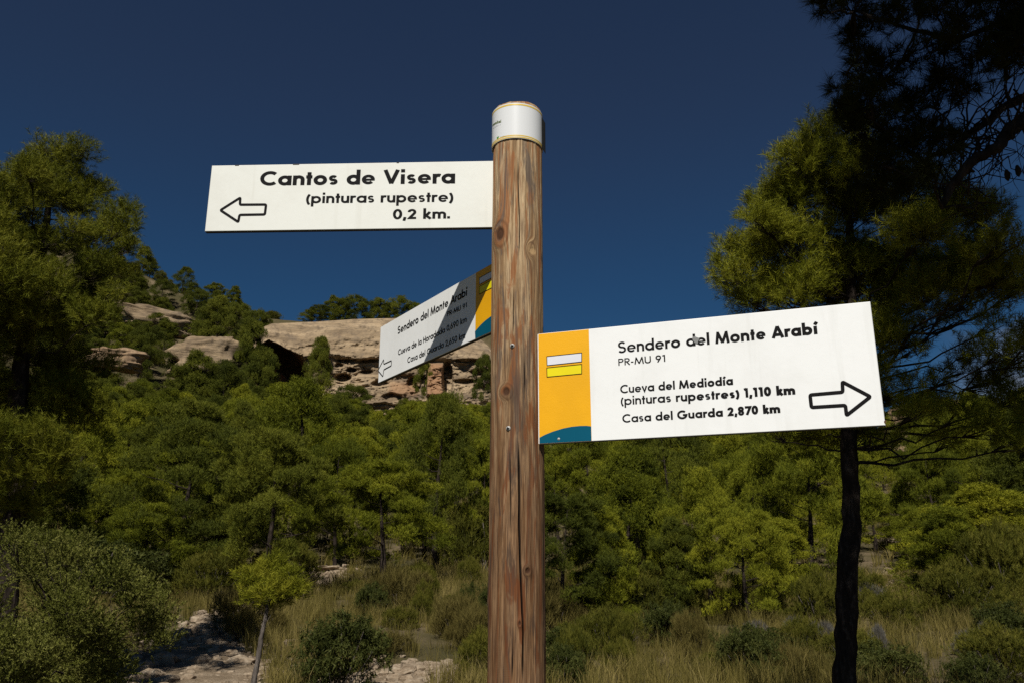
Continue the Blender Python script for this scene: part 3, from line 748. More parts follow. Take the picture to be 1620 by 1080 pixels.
    V = np.array(V); Vi = V.copy(); Vi[:, 0] -= .0009; n = len(V); q = []
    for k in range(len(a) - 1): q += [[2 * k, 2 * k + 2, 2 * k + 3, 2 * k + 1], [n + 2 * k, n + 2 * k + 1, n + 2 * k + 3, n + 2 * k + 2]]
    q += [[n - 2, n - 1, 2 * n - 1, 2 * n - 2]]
    mb = MB(); mb.add(np.concatenate([V, Vi]), q); link('band_flap', mb.me('band_flap', plain('band_flap_shade', (.045, .043, .036), .6)), band)  # shade on the flap's visible face is put into its near-black colour
    # small print on the band
    def print_band(st, p0, p1, cap, w, mat, bend=0.0):
        rib, L = text_mesh(st, w, w, .08); (a0, zz0), (a1, zz1) = cyl_hit(*p0), cyl_hit(*p1); mb = MB()
        for k, (V_, q_) in enumerate(rib):
            t = V_[:, 0] / L; an = a0 + (a1 - a0) * t; z = zz0 + (zz1 - zz0) * t + V_[:, 1] * cap; rr = rb + .0004 + .00003 * (k % 8)
            mb.add(np.stack([post_x(z) + rr * np.sin(an), POST_Y - rr * np.cos(an), z], -1), q_)
        link('band_print', mb.me('band_print', mat), band)
    print_band('onomikai', (781.3, 201), (794.2, 195), .0075, .22, GREENINK)
    print_band('o o o . .', (782.5, 204.5), (793.5, 198.5), .0020, .3, GREYINK)
    print_band('v', (787.6, 221.5), (790.6, 219.6), .0075, .35, LEAFINK); print_band('o o m - -', (793, 218.8), (802.5, 216.5), .0026, .25, GREYINK)
build_signpost()

# ------------------------------------------------------------------ foliage
def needles(base, d, L, n, nl, w, rng, spread=.75, tint0=None, droop=0.0):
    """n needle triangles round each shoot (base, direction d, length L)"""
    N = len(base); d = unit(d)
    b = np.repeat(base, n, 0); dd = np.repeat(d, n, 0); Ls = np.repeat(np.broadcast_to(L, (N,)), n)
    t = rng.random(N * n) ** .8
    root = b + dd * (Ls * t)[:, None]
    rv = unit(rng.normal(size=(N * n, 3))); rv = unit(rv - dd * np.sum(rv * dd, -1, keepdims=True))
    nd = unit(dd * (1 - spread * (.55 + .45 * rng.random(N * n)))[:, None] + rv * spread); nd[:, 2] -= droop; nd = unit(nd)
    ln = nl * (.7 + .6 * rng.random(N * n)); tip = root + nd * ln[:, None]
    side = unit(np.cross(nd, rng.normal(size=(N * n, 3)))) * (w * .5)
    V = np.stack([root + side, root - side, tip], 1).reshape(-1, 3)
    T = np.arange(N * n * 3).reshape(-1, 3)
    tt = rng.random(N) if tint0 is None else tint0
    tin = np.clip(np.repeat(tt, n) + rng.normal(size=N * n) * .10, 0, 1)
    return V, T, tin

def puff_shoots(c, R, n, rng, flat=.8, up=.55, inner=.35):
    d = unit(rng.normal(size=(n, 3))); d[:, 2] = np.where(d[:, 2] < -.45, -d[:, 2], d[:, 2])
    rr = R * (inner + (1 - inner) * rng.random(n) ** .6)
    p = c + d * rr[:, None] * np.array([1, 1, flat])
    dr = unit(d * .7 + np.array([0, 0, up]) + rng.normal(size=(n, 3)) * .3)
    return p, dr

def limb(a, b, rng, n=6, sag=.0, wob=.08):
    t = np.linspace(0, 1, n)[:, None]; p = a + (b - a) * t; L = np.linalg.norm(b - a)
    p = p + np.array([0, 0, 1.]) * (sag * L * (t * (1 - t)) * 4) + rng.normal(size=(n, 3)) * wob * L * (t * (1 - t))
    return p

def make_pine_variant(seed, H, R, bare, dome, pads=46, sub=8, sh=32, needle_n=10, nl=.11, w=.0125):
    """trunk with limbs; every limb carries a flattish pad of upright shoot clusters, open underneath"""
    rng = np.random.default_rng(seed); mb = MB()
    nz = 12; tz = np.linspace(0, H * .93, nz); ph = rng.random() * 6.3
    px = np.stack([np.sin(tz * .8 + ph) * .12, np.cos(tz * .7 + ph) * .12, tz], -1); px -= px[0]
    px[0, 2] = -.25
    mb.tube(px, np.linspace(.026 * H ** .85 + .02, .012, nz), 9, .25, seed)
    B, D, T = [], [], []
    for k in range(pads):
        t = ((k + .5) / pads) ** (.80 if not dome else .62); z = bare * H + (H - bare * H) * (t * .97 + .03 * rng.random())
        prof = (1 - t) ** .62 * (t + .30) ** .30 * 1.08 if not dome else math.sqrt(max(0.02, 1 - (1.28 * (t - .25)) ** 2)) * .98
        a = k * 2.39996 + rng.normal() * .6; rr = R * prof * (.35 + .65 * rng.random() ** .5)
        zc = max(z - .30 * rr, .1); c0 = np.array([np.interp(zc, tz, px[:, 0]), np.interp(zc, tz, px[:, 1]), zc])
        e = np.array([c0[0] + math.cos(a) * rr, c0[1] + math.sin(a) * rr, z + .05 * rr])
        if k % 3 == 0: mb.tube(limb(c0, e, rng, 5, -.04), np.linspace(.010 + .009 * rr, .004, 5), 5)
        RP = R * (.25 + .12 * rng.random()) * (1 - .30 * t); pt = rng.normal(.45, .20)
        for _ in range(sub):
            q = unit(rng.normal(size=3)) * RP * (.25 + .65 * rng.random()) * np.array([1, 1, .50]); q[2] += .10 * RP
            r_p = RP * (.36 + .22 * rng.random()); p, d = puff_shoots(e + q, r_p, sh, rng, .9, .85, .45) if dome else puff_shoots(e + q, r_p * .85, sh, rng, 1.75, 1.5, .40)
            keep = (p[:, 2] - (e + q)[2]) > (-.30 if dome else -.7) * r_p; p, d = p[keep], d[keep]
            B.append(p); D.append(d); T.append(np.clip(pt + rng.normal() * .12 + rng.normal(size=len(p)) * .15, 0, 1))
    V, Tt, tin = needles(np.concatenate(B), np.concatenate(D), .13, needle_n, nl, w, rng, .50, np.concatenate(T))
    return mb.me('trunk', BARK, True), mesh_np('crown', V, Tt, NEEDLE_FAR, False, {'tint': tin})

SPECS = [(11, 5.6, 2.1, .05, False), (12, 6.4, 2.2, .04, False), (13, 5.0, 2.3, .06, True), (14, 6.0, 2.5, .10, True), (15, 5.4, 1.9, .02, False),
         (16, 4.6, 2.2, .03, True), (17, 6.6, 2.6, .14, False), (18, 5.2, 2.0, .20, True)]
VARIANTS = []
for sp in SPECS: VARIANTS.append((make_pine_variant(*sp), sp[1], sp[2]))
PINES = []
DARKER_RNG = np.random.default_rng(3)
def pine(vi, x, y, z, H, width, rz, label, group=None):
    (tm, cm), vh, vr = VARIANTS[vi % len(VARIANTS)]
    o = thing('pine_tree', label, 'tree', (x, y, z), rz, group); o.scale = (width / (2 * vr), width / (2 * vr), H / vh)
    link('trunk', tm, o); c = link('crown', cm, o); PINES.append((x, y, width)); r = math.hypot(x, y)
    if DARKER_RNG.random() < (.9 if r > 98 else .5 if x < -.2 * y else .2):   # darker, duller crowns, most often far up the slope
        c.material_slots[0].link = 'OBJECT'; c.material_slots[0].material = NEEDLE_DARKER
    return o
RNG = np.random.default_rng(77)
def pine_px(px, ytop, ybase, wpx, vi, label, group=None, r=None):
    if r is None: p, r = ground_hit(px, ybase)
    else: p = at(px, ybase, r); p[2] = ground_z(p[0], p[1])
    top = at(px, ytop, r); H = top[2] - p[2]
    return pine(vi, p[0], p[1], p[2] - .1, H, wpx * r / FPX, RNG.random() * 6.3, label, group)
for a in [
    (330, 800, 940, 150, 0, 'small bushy pine above the upper end of the stony path'),
    (12, 660, 935, 230, 1, 'dark pine hiding the foot of the tallest left pine'),
    (605, 735, 938, 185, 7, 'open pine with bare dark trunk rising from yellow grass left of the post'),
    (462, 605, 872, 230, 1, 'broad tall pine left of centre, top below the dark cave'),
    (690, 632, 905, 190, 6, 'tall bushy pine directly left of the post under the rear sign'),
    (285, 668, 938, 210, 3, 'leaning pine with thin dark trunk in shadow above the stony path'),
    (380, 770, 905, 140, 4, 'young upright pine with steep feathery shoots above the sapling'),
    (95, 735, 905, 240, 0, 'wide dull green pine at the left edge above the juniper'),
    (195, 745, 915, 150, 2, 'dark shaded pine between the left edge pine and the leaning pine'),
    (893, 785, 1000, 165, 7, 'pine with thick dark trunk just right of the post'),
    (1003, 745, 962, 190, 1, 'bright bushy pine under the middle of the right sign'),
    (1128, 745, 975, 190, 6, 'pine with slim dark trunk under the right sign lettering'),
    (1245, 820, 962, 140, 4, 'bright conical young pine left of the black trunk'),
    (1560, 770, 930, 240, 0, 'broad yellow green pine at the right edge above the scrub'),
    (1465, 800, 900, 90, 2, 'small rounded pine right of the stony clearing'),
    (1290, 792, 885, 130, 5, 'yellowish flat topped pine behind the black trunk'),
    (1385, 790, 872, 120, 3, 'layered dark pine right of the black trunk above the clearing'),
    (760, 700, 900, 130, 2, 'dark pine half hidden behind the left side of the post'),
    (930, 690, 880, 150, 3, 'pine rising behind the lower left corner of the right sign'),
    (955, 800, 992, 150, 4, 'feathery upright pine between the post and the slim trunked pine'),
    (1068, 822, 985, 130, 0, 'small bushy pine between two slim trunks under the right sign'),
    (1188, 806, 990, 150, 2, 'round low pine in front of the forest left of the black trunk'),
    (1430, 775, 868, 120, 1, 'tall narrow pine behind the stony clearing'),
    (1515, 800, 955, 150, 4, 'upright bright young pine between the clearing and the right edge pine'),
    (530, 700, 900, 130, 5, 'round pine between the open pine and the broad tall pine'),
    (215, 800, 945, 150, 5, 'low round pine directly behind the juniper tips'),
]: pine_px(*a)
for a in [(345, 474, 522, 80, 0, 'ridge pine above the smooth slab', 121.0), (374, 484, 524, 70, 2, 'second ridge pine to the right above the smooth slab', 121.0), (402, 494, 528, 56, 5, 'last ridge pine before the cliff top', 120.0), (318, 488, 530, 60, 1, 'pine left of the ridge pine above the smooth slab', 123.0)]:
    pine_px(*a[:6], r=a[6])
for a in [(505, 536, 632, 66, 1, 'dark conical pine standing in front of the pale cliff face', 110.0), (668, 572, 640, 46, 4, 'small slim pine beside the orange rock under the rear sign', 109.5),
          (764, 566, 640, 40, 5, 'dark pine against rock touching the left side of the post', 109.5),
          (445, 606, 650, 84, 3, 'round dark pine at the foot of the cave', 106.0), (408, 556, 650, 66, 2, 'pine half covering the left end of the cave', 107.5), (560, 612, 655, 70, 5, 'low round pine under the pale cliff face', 104.0), (392, 512, 600, 92, 4, 'round pine on the left shoulder of the cliff', 108.0), (300, 560, 640, 110, 0, 'dark pine in front of the smooth slab on the left hillside', 100.0), (355, 575, 640, 80, 2, 'round pine at the lower right corner of the smooth slab', 102.0), (230, 520, 600, 80, 3, 'pine in front of the long grey rock band', 112.0)]:
    pine_px(*a[:6], r=a[6])
# ---- the many pines of the hillside, zone by zone
def far_ok(x, y, w, f=.52): return all((x - a) ** 2 + (y - b) ** 2 > (f * (w + c) * .5 + .25 * w) ** 2 for a, b, c in PINES)
def scatter(n, az0, az1, r0, r1, hmin, hmax, wr, label, group, seed, test=None, tries=4000, f=.52):
    rng = np.random.default_rng(seed); k = 0
    for _ in range(tries):
        a = rad(az0 + (az1 - az0) * rng.random()); r = math.sqrt(r0 ** 2 + (r1 ** 2 - r0 ** 2) * rng.random()); x, y = r * math.sin(a), r * math.cos(a)
        H = hmin + (hmax - hmin) * rng.random(); w = H * (wr + .25 * rng.random())
        if test and not test(math.degrees(a), r, H): continue
        if not far_ok(x, y, w, f): continue
        pine(int(rng.integers(0, 8)), x, y, float(ground_z(x, y)) - .15, H, w, rng.random() * 6.3, label, group); k += 1
        if k >= n: break
def clear(a, r, H):
    lo, hi = float(az_of(1385., 900)), float(az_of(1492., 900))
    return not (lo < a < hi and r < 47)
scatter(16, -33, -2, 24, 40, 4.4, 6.2, .72, 'bushy green pine in the near forest left of the post', 'near pines left of the post', 1, f=.60)
scatter(15, 2.5, 33, 26, 40, 3.8, 5.4, .74, 'bushy green pine in the near forest right of the post', 'near pines right of the post', 2, clear, f=.60)
scatter(46, -33, -2, 40, 76, 4.6, 6.4, .66, 'pine in the dense forest on the slope left of the post', 'slope pines left of the post', 3, clear)
scatter(50, 0, 34, 40, 78, 4.2, 5.8, .70, 'rounded pine in the dense forest on the slope right of the post', 'slope pines right of the post', 4, clear)
scatter(52, -33, -1, 76, 108, 4.6, 6.2, .74, 'small rounded pine just below the cliff and rock ledges', 'upper slope pines under the rocks', 5, lambda a, r, H: r < 100 or a < AZ_CL - .5)
def lefthill(a, r, H):
    return a < AZ_CL - 1.0
scatter(56, -33, AZ_CL - .8, 108, 152, 3.6, 5.4, .85, 'dark round pine scattered between the rock ledges of the left hillside', 'pines among the left rock ledges', 6, lefthill)
scatter(24, -26, AZ_CL + 1.2, 150, 172, 3.6, 5.0, .9, 'tiny dark pine on the left ridge against the sky', 'left ridge pines', 7)
# the row on top of the cliff
for k, (px, yt, wp) in enumerate([(492, 492, 44), (508, 484, 46), (524, 470, 48), (543, 474, 46), (560, 470, 50), (580, 478, 48), (598, 474, 50), (616, 480, 46), (634, 472, 52), (652, 482, 46), (670, 486, 46), (690, 488, 44), (710, 490, 44), (732, 500, 40), (755, 520, 40)]):
    p = at(px, 506, 126.); z = float(ground_z(p[0], p[1])); H = at(px, yt, 126.)[2] - z
    pine([2, 5, 0, 4][k % 4], p[0], p[1], z - .3, max(H, 2.2) + .2, wp * 126 / FPX, k * 1.3, 'small dark pine in the row along the cliff top', 'pine row on the cliff top')

# ---- near trees whose crowns are laid out clump by clump
def clump_tree(name, label, cat, trunk_pts, trunk_r, clusters, r0, spec, mat, bark, seed, depth=.5, sub=4, bump=.22, twig=.012, attach=None, root=None, rq=(.50, .38), jit=.16):
    rng = np.random.default_rng(seed); trunk_pts = np.asarray(trunk_pts, float); basep = trunk_pts[0].copy()
    o = root or thing(name, label, cat, tuple(basep)); mb = MB()
    nn, nl, w, dens, L, up = spec
    tt = np.linspace(0, len(trunk_pts) - 1, 44); tp = np.stack([np.interp(tt, range(len(trunk_pts)), trunk_pts[:, i]) for i in range(3)], -1)
    tr = np.interp(tt, range(len(trunk_pts)), trunk_r); tp[1:-1] += fbm(np.stack([tt * .9, tt * 0 + seed, tt * 0], -1), 3, seed)[1:-1, None] * np.array([.5, .5, 0]) * tr[1:-1, None]
    mb.tube(tp - basep, tr, 26, bump, seed)
    B, D, T = [], [], []
    for c in clusters:
        px, py, rp = c[:3]; dn = c[3] if len(c) > 3 else 1.0
        r = (c[4] if len(c) > 4 else r0) + rng.normal() * depth
        cen = at(px, py, r); Rw = rp * r / FPX
        # limb from the trunk to the clump
        if attach is not None: a0 = attach[int(np.argmin(np.linalg.norm(attach - cen, axis=1)))]
        else:
            zt = cen[2] - (.05 + .40 * float(np.clip((640 - py) / 300, 0, 1))) * np.hypot(*(cen - tp[len(tp) // 2])[:2]); a0 = tp[int(np.argmin(np.abs(tp[:, 2] - zt)))]
        lp = limb(a0, cen, rng, 8, -.05, .12); Ld = np.linalg.norm(cen - a0)
        mb.tube(lp - basep, np.linspace(min(.004 + .007 * Ld, trunk_r[-1] + .004), twig * .35, 8), 6)
        for _ in range(sub):
            q = cen + unit(rng.normal(size=3)) * Rw * (.25 + .55 * rng.random()) * np.array([1, 1, .8]); Rq = Rw * (rq[0] + rq[1] * rng.random())
            mb.tube(limb(lp[-2], q, rng, 5, 0, .1) - basep, np.linspace(twig * .55, twig * .2, 5), 5)
            n = max(6, int(dens * dn * (Rq / .3) ** 2)); p, d = puff_shoots(q, Rq, n, rng, .85, up, .08); p = p + rng.normal(size=p.shape) * Rq * jit
            for s_ in range(0, n, 6): mb.tube(limb(q, p[s_], rng, 4, 0, .12) - basep, np.linspace(twig * .22, twig * .12, 4), 3)
            B.append(p); D.append(d); T.append(np.clip(rng.normal(.48, .15) + rng.normal(size=n) * .16, 0, 1))
    V, Tt, tin = needles(np.concatenate(B), np.concatenate(D), L, nn, nl, w, rng, .60, np.concatenate(T))
    link('trunk', mb.me('trunk', bark, True), o); link('crown', mesh_np('crown', V - basep, Tt, mat, False, {'tint': tin}), o)
    return o

# tall pine at the left edge
gl = at(20, 1000, 13.2); gl[2] = ground_z(gl[0], gl[1])
L_cl = [(-15, 370, 55), (15, 405, 50), (5, 330, 45), (50, 285, 40), (10, 460, 50), (10, 770, 55), (60, 745, 50), (-30, 820, 70), (35, 820, 50), (25, 700, 60), (90, 720, 40), (120, 330, 40), (30, 480, 60), (60, 262, 42), (110, 262, 42), (25, 295, 45), (140, 300, 42), (85, 320, 60), (172, 345, 38), (193, 362, 24), (180, 395, 38), (203, 398, 18), (120, 395, 55), (40, 370, 60),
        (60, 450, 65), (150, 440, 42), (185, 432, 22, .8), (120, 480, 50), (20, 530, 65), (95, 540, 55), (150, 505, 34, .8), (-20, 330, 70), (-50, 430, 80), (-40, 540, 80), (60, 600, 60), (130, 575, 42, .8),
        (10, 640, 65), (100, 650, 50), (-40, 680, 70), (50, 700, 55, .7), (150, 640, 40, .7), (10, 750, 50, .6), (-90, 600, 90), (180, 470, 20, .7)]
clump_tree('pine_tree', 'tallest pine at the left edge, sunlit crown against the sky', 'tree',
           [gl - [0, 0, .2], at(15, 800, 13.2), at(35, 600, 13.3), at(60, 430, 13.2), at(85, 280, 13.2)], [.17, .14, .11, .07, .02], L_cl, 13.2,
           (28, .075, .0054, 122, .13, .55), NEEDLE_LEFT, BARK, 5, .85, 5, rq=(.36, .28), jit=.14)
# pine with the black trunk behind the right-hand board
tb = at(1330, 1100, 7.2); tb[2] = ground_z(tb[0], tb[1]) - .15
R_cl = [(1300, 690, 34), (1340, 700, 26), (1240, 660, 34, .8), (1290, 640, 40, .8), (1380, 600, 40), (1350, 540, 46), (1420, 430, 50), (1480, 360, 48), (1400, 480, 50), (1470, 470, 40), (1530, 440, 36), (1360, 340, 50), (1440, 660, 30, .6), (1540, 560, 24, .5), (1570, 520, 24, .6), (1290, 460, 44), (1225, 380, 38), (1240, 300, 28), (1280, 290, 40), (1320, 250, 36), (1350, 200, 30), (1220, 460, 36), (1170, 445, 26), (1338, 208, 30), (1300, 232, 36), (1262, 268, 36), (1225, 312, 34), (1262, 325, 42), (1205, 362, 32), (1195, 330, 18), (1165, 412, 34), (1142, 432, 20), (1155, 462, 26), (1205, 430, 45), (1255, 400, 48), (1310, 300, 48), (1310, 390, 50),
        (1190, 482, 34), (1255, 465, 42), (1360, 260, 45), (1390, 330, 58), (1370, 420, 58), (1445, 380, 52), (1430, 470, 52), (1330, 480, 50), (1495, 440, 46), (1540, 400, 40), (1565, 350, 30), (1500, 330, 40), (1450, 300, 40),
        (1580, 425, 40), (1605, 465, 30), (1545, 470, 34), (1590, 385, 26), (1400, 540, 42), (1440, 560, 26, .6), (1470, 520, 30, .6), (1510, 510, 28, .6), (1580, 560, 24, .7), (1605, 590, 30, .8), (1560, 610, 26, .7), (1600, 640, 26, .8),
        (1520, 590, 18, .5), (1490, 620, 22, .6), (1430, 620, 24, .6), (1460, 655, 26, .6), (1520, 660, 26, .7), (1560, 680, 28, .8), (1605, 700, 26, .8), (1395, 640, 34, .7), (1330, 660, 34, .8), (1275, 690, 30, .7), (1225, 690, 22, .6),
        (1370, 700, 26, .5), (1420, 700, 22, .5), (1500, 705, 22, .5), (1200, 660, 26, .8), (1250, 620, 40, .8), (1320, 570, 45), (1640, 560, 40), (1650, 440, 50), (1650, 660, 40)]
clump_tree('pine_tree', 'pine with black rough trunk behind the right sign', 'tree',
           [tb, at(1334, 1075, 7.2), at(1338, 960, 7.2), at(1344, 840, 7.2), at(1343, 720, 7.2), at(1352, 560, 7.2), at(1345, 400, 7.2), at(1338, 240, 7.2)], [.088, .082, .078, .070, .060, .048, .036, .012], R_cl, 7.2,
           (32, .060, .0036, 150, .12, .55), NEEDLE, BARK, 6, .42, 6, jit=.1)
# big overhanging pine, trunk outside the frame on the right
ob = np.array([4.3, 3.2, -.1])
bA = at(np.array([1800., 1700, 1620, 1587, 1559, 1529, 1507, 1465]), np.array([150., 150, 158, 172, 192, 214, 236, 255]), np.array([4.9, 4.8, 4.7, 4.65, 4.6, 4.55, 4.5, 4.5]))
bB = at(np.array([1800., 1690, 1620, 1598, 1582, 1554, 1529, 1507, 1490]), np.array([170., 172, 186, 205, 230, 247, 264, 292, 330]), np.array([4.7, 4.5, 4.4, 4.35, 4.3, 4.3, 4.3, 4.3, 4.3]))
bC = at(np.array([1800., 1700, 1620, 1560, 1500, 1450, 1400, 1350]), np.array([-60., 40, 20, 50, 65, 50, 30, 20]), np.array([4.6, 4.5, 4.4, 4.4, 4.3, 4.3, 4.2, 4.2]))
O_cl = [(1300, 8, 22, .8), (1345, 18, 30, .9), (1385, 35, 28, .8), (1430, 25, 34, .8), (1480, 20, 38), (1530, 40, 38), (1580, 20, 40), (1615, 60, 34), (1360, 100, 32), (1345, 145, 26), (1390, 135, 38), (1430, 100, 28, .7), (1370, 175, 34), (1420, 175, 40),
        (1400, 220, 38), (1455, 215, 36), (1360, 210, 24), (1340, 170, 16), (1470, 165, 32, .8), (1440, 255, 30), (1395, 260, 30), (1490, 130, 30, .7), (1545, 95, 36, .7), (1590, 110, 30, .7), (1480, 80, 30), (1520, 150, 22, .5),
        (1430, 300, 28, .8), (1380, 300, 26, .8), (1475, 275, 24, .6), (1350, 60, 16, .5), (1500, 230, 18, .5), (1650, 60, 60), (1640, 0, 60), (1560, -40, 60), (1460, -40, 50), (1380, -40, 40)]
root = thing('pine_tree', 'large shaded pine whose dark branches overhang the top right corner', 'tree', tuple(ob))
mbb = MB()
for br, r_ in ((bA, .030), (bB, .042), (bC, .02)):
    t = np.linspace(0, len(br) - 1, 40); p = np.stack([np.interp(t, range(len(br)), br[:, i]) for i in range(3)], -1); p += fbm(np.stack([t * 1.3, t * 0, t * 0 + r_ * 99], -1), 3, 7)[:, None] * np.array([.02, .02, .03])
    mbb.tube(p - ob, np.linspace(r_, r_ * .35, 40), 10, .2, 4)
rngb = np.random.default_rng(4)
for k in range(46):                                            # bare dead twigs hanging between the limbs
    src = (bA, bB)[k % 2]; i = int(rngb.integers(2, len(src))); a0 = src[i]
    e = at(1490 + 150 * rngb.random(), 90 + 260 * rngb.random(), 4.5 + .5 * (rngb.random() - .5)); e = a0 + (e - a0) * min(1, .55 / np.linalg.norm(e - a0)); lp = limb(a0, e, rngb, 7, .05, .25)
    mbb.tube(lp - ob, np.linspace(.006, .0018, 7), 5)
    for _ in range(2): j = int(rngb.integers(2, 6)); mbb.tube(limb(lp[j], lp[j] + rngb.normal(size=3) * .14, rngb, 5, 0, .2) - ob, np.linspace(.003, .001, 5), 4)
for px, py in ((1610, 268), (1593, 275), (1547, 229)):         # old cones on the twigs
    c = at(px, py, 4.4); mbb.tube(np.array([c + [0, 0, .02], c, c - [0, 0, .025], c - [0, 0, .04]]) - ob, [.006, .014, .011, .003], 8, .3, 2)
link('branch', mbb.me('branch', BARK, True), root)
top = [(x, y, R_, 1.0) for x, y, R_ in []]
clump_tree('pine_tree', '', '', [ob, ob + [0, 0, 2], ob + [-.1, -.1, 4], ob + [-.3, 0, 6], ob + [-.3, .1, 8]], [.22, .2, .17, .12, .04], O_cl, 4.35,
           (30, .082, .0030, 150, .035, .10), NEEDLE_SHADED, BARK, 8, .30, 5, attach=np.concatenate([bA[3:], bB[3:], bC[2:]]), root=root, twig=.010)
# its upper crown, above the frame: this is what shades the branches and the black trunk
rngc = np.random.default_rng(9); Bc, Dc = [], []; mbc = MB()
for k in range(172):
    c = np.array([2.50 + 2.3 * rngc.random(), 2.2 + 3.4 * rngc.random(), 5.4 + 2.5 * rngc.random()])
    if k >= 150: c = np.array([1.35 + .9 * rngc.random(), .6 + 2.0 * rngc.random(), 5.7 + 1.2 * rngc.random()])
    el = math.degrees(math.atan2(c[2] - .55 - EYE, np.hypot(c[0], c[1])))
    if el < 41 or (k < 150 and c[0] < 2.52 + .06 * abs(c[1] - 4)): continue
    mbc.tube(limb(ob + [-.2, 0, c[2] - .8], c, rngc, 6, -.04) - ob, np.linspace(.03, .008, 6), 6)
    p, d = puff_shoots(c, .55, 150, rngc, .8, .3); Bc.append(p); Dc.append(d)
V, Tt, tin = needles(np.concatenate(Bc), np.concatenate(Dc), .12, 16, .10, .010, rngc, .6)
link('limbs', mbc.me('limbs', BARK, True), root); link('upper_crown', mesh_np('upper_crown', V - ob, Tt, NEEDLE_SHADED, False, {'tint': tin}), root)

# ------------------------------------------------------------------ shrubs
def on_path(x, y, m=1.0):
    res = np.zeros(len(x), bool)
    for C_, Wd in PATHS:
        d = np.hypot(x[:, None] - C_[None, :, 0], y[:, None] - C_[None, :, 1]); i = d.argmin(1); res |= d[np.arange(len(x)), i] < Wd[i] * .5 * m
    return res
def bush_variant(seed, R, H, n, nn, nl, w, mat, up=.6, spread=.6, stems=9, prad=.3):
    rng = np.random.default_rng(seed); mb = MB(); B, D, T = [], [], []
    for k in range(n):
        a = rng.random() * 6.3; q = rng.random(); rr = R * math.sqrt(q) * .8; zz = H * (.15 + .75 * rng.random() * math.sqrt(max(.05, 1 - (rr / R) ** 2)))
        c = np.array([math.cos(a) * rr, math.sin(a) * rr, zz]); Rp = prad * (.6 + .7 * rng.random())
        p, d = puff_shoots(c, Rp, 42, rng, .9, up); B.append(p); D.append(d); T.append(np.clip(rng.normal(.45, .2) + rng.normal(size=len(p)) * .2, 0, 1))
        if k < stems * 3: mb.tube(limb(np.array([0, 0, -.08]), c, rng, 5, 0, .1), np.linspace(.012, .004, 5), 5)
    V, Tt, tin = needles(np.concatenate(B), np.concatenate(D), .07, nn, nl, w, rng, spread, np.concatenate(T))
    return mb.me('stem', BARK_GREY, True), mesh_np('foliage', V, Tt, mat, False, {'tint': tin}), R, H
BV = {'dark': bush_variant(31, .7, .8, 44, 9, .055, .014, BUSH, .4, .8, prad=.20), 'grey': bush_variant(32, .45, .5, 26, 9, .09, .006, DRYGREY, .9, .4, prad=.16),
      'olive': bush_variant(33, .7, .7, 44, 15, .060, .0065, NEEDLE_DULL, .9, .5, prad=.20), 'brown': bush_variant(34, .6, .5, 30, 9, .10, .006, BROWNLEAF, .9, .45, prad=.18)}
def shrub(kind, px, ybase, wpx, hpx, label, group=None, cat='shrub'):
    st, fo, R, H = BV[kind]; p, r = ground_hit(px, ybase); k = r / FPX
    o = thing('shrub', label, cat, tuple(p - [0, 0, .05]), RNG.random() * 6.3, group); o.scale = (wpx * k / (2 * R), wpx * k / (2 * R), hpx * k / H / 1.08)
    link('stem', st, o); link('foliage', fo, o); return o
shrub('dark', 535, 1096, 150, 125, 'round dark green shrub in the grass left of the post')
shrub('dark', 1190, 1078, 100, 88, 'dark green leafy shrub in the grass under the right sign')
shrub('dark', 888, 1098, 84, 80, 'leafy shrub at the foot of the post on its right')
shrub('dark', 1600, 1030, 90, 70, 'dark shrub at the right edge below the broad pine')
shrub('dark', 1545, 1105, 80, 66, 'small dark spiky shrub at the bottom right')
shrub('dark', 1400, 1090, 110, 70, 'low dark shrub right of the black trunk base')
shrub('olive', 460, 925, 90, 60, 'bright low pine shrub above the thin sapling')
shrub('olive', 770, 905, 150, 100, 'olive shrub with grey twigs touching the left of the post')
shrub('brown', 630, 975, 110, 70, 'brown juniper shrub beside the open pine trunk')
shrub('olive', 1050, 985, 140, 80, 'olive shrub between the two slim trunks under the right sign')
shrub('olive', 1300, 1000, 90, 85, 'green broom like shrub just left of the black trunk')
shrub('olive', 1412, 1000, 80, 56, 'bright upright broom shrub right of the black trunk')
shrub('olive', 1530, 985, 120, 80, 'olive bushy shrub below the stony clearing')
shrub('olive', 1590, 965, 130, 110, 'tall olive shrub at the right edge under the broad pine')
shrub('brown', 395, 1010, 110, 70, 'brown dry shrub beside the stony path and sapling')
shrub('olive', 330, 950, 120, 70, 'dull olive shrub above the upper end of the stony path')
shrub('dark', 150, 950, 200, 90, 'dark shaded shrub behind the grey green juniper')
for k, (px, yb, w_, h_) in enumerate([(600, 972, 50, 38), (1195, 1018, 42, 32), (1262, 1015, 36, 34), (1288, 1036, 34, 44), (1372, 962, 52, 34), (1394, 1042, 26, 44), (1535, 1038, 40, 34), (1575, 1035, 48, 42), (1310, 1022, 30, 34)]):
    shrub('grey', px, yb, w_, h_, ['pale grey shrub at the foot of the open pine left of the post', 'small grey dry shrub in the grass right of the post'][k > 0], None if k == 0 else 'grey shrubs in the right grass')
rs = np.random.default_rng(21); k = 0
while k < 90:                                                   # low scrub between the rock ledges
    a = rad(-33 + 16.5 * rs.random()); r = 104 + 52 * rs.random(); x, y = r * math.sin(a), r * math.cos(a); st, fo, R_, H_ = BV['olive']
    o = thing('shrub', 'low dark scrub bush on the left hillside between the rock ledges', 'shrub', (x, y, float(ground_z(x, y)) - .1), rs.random() * 6.3, 'scrub on the left hillside')
    w_ = (1.6 + 1.6 * rs.random()) / (2 * R_); o.scale = (w_, w_, (.9 + .9 * rs.random()) / H_); link('stem', st, o); link('foliage', fo, o); k += 1
rs = np.random.default_rng(22); k = 0
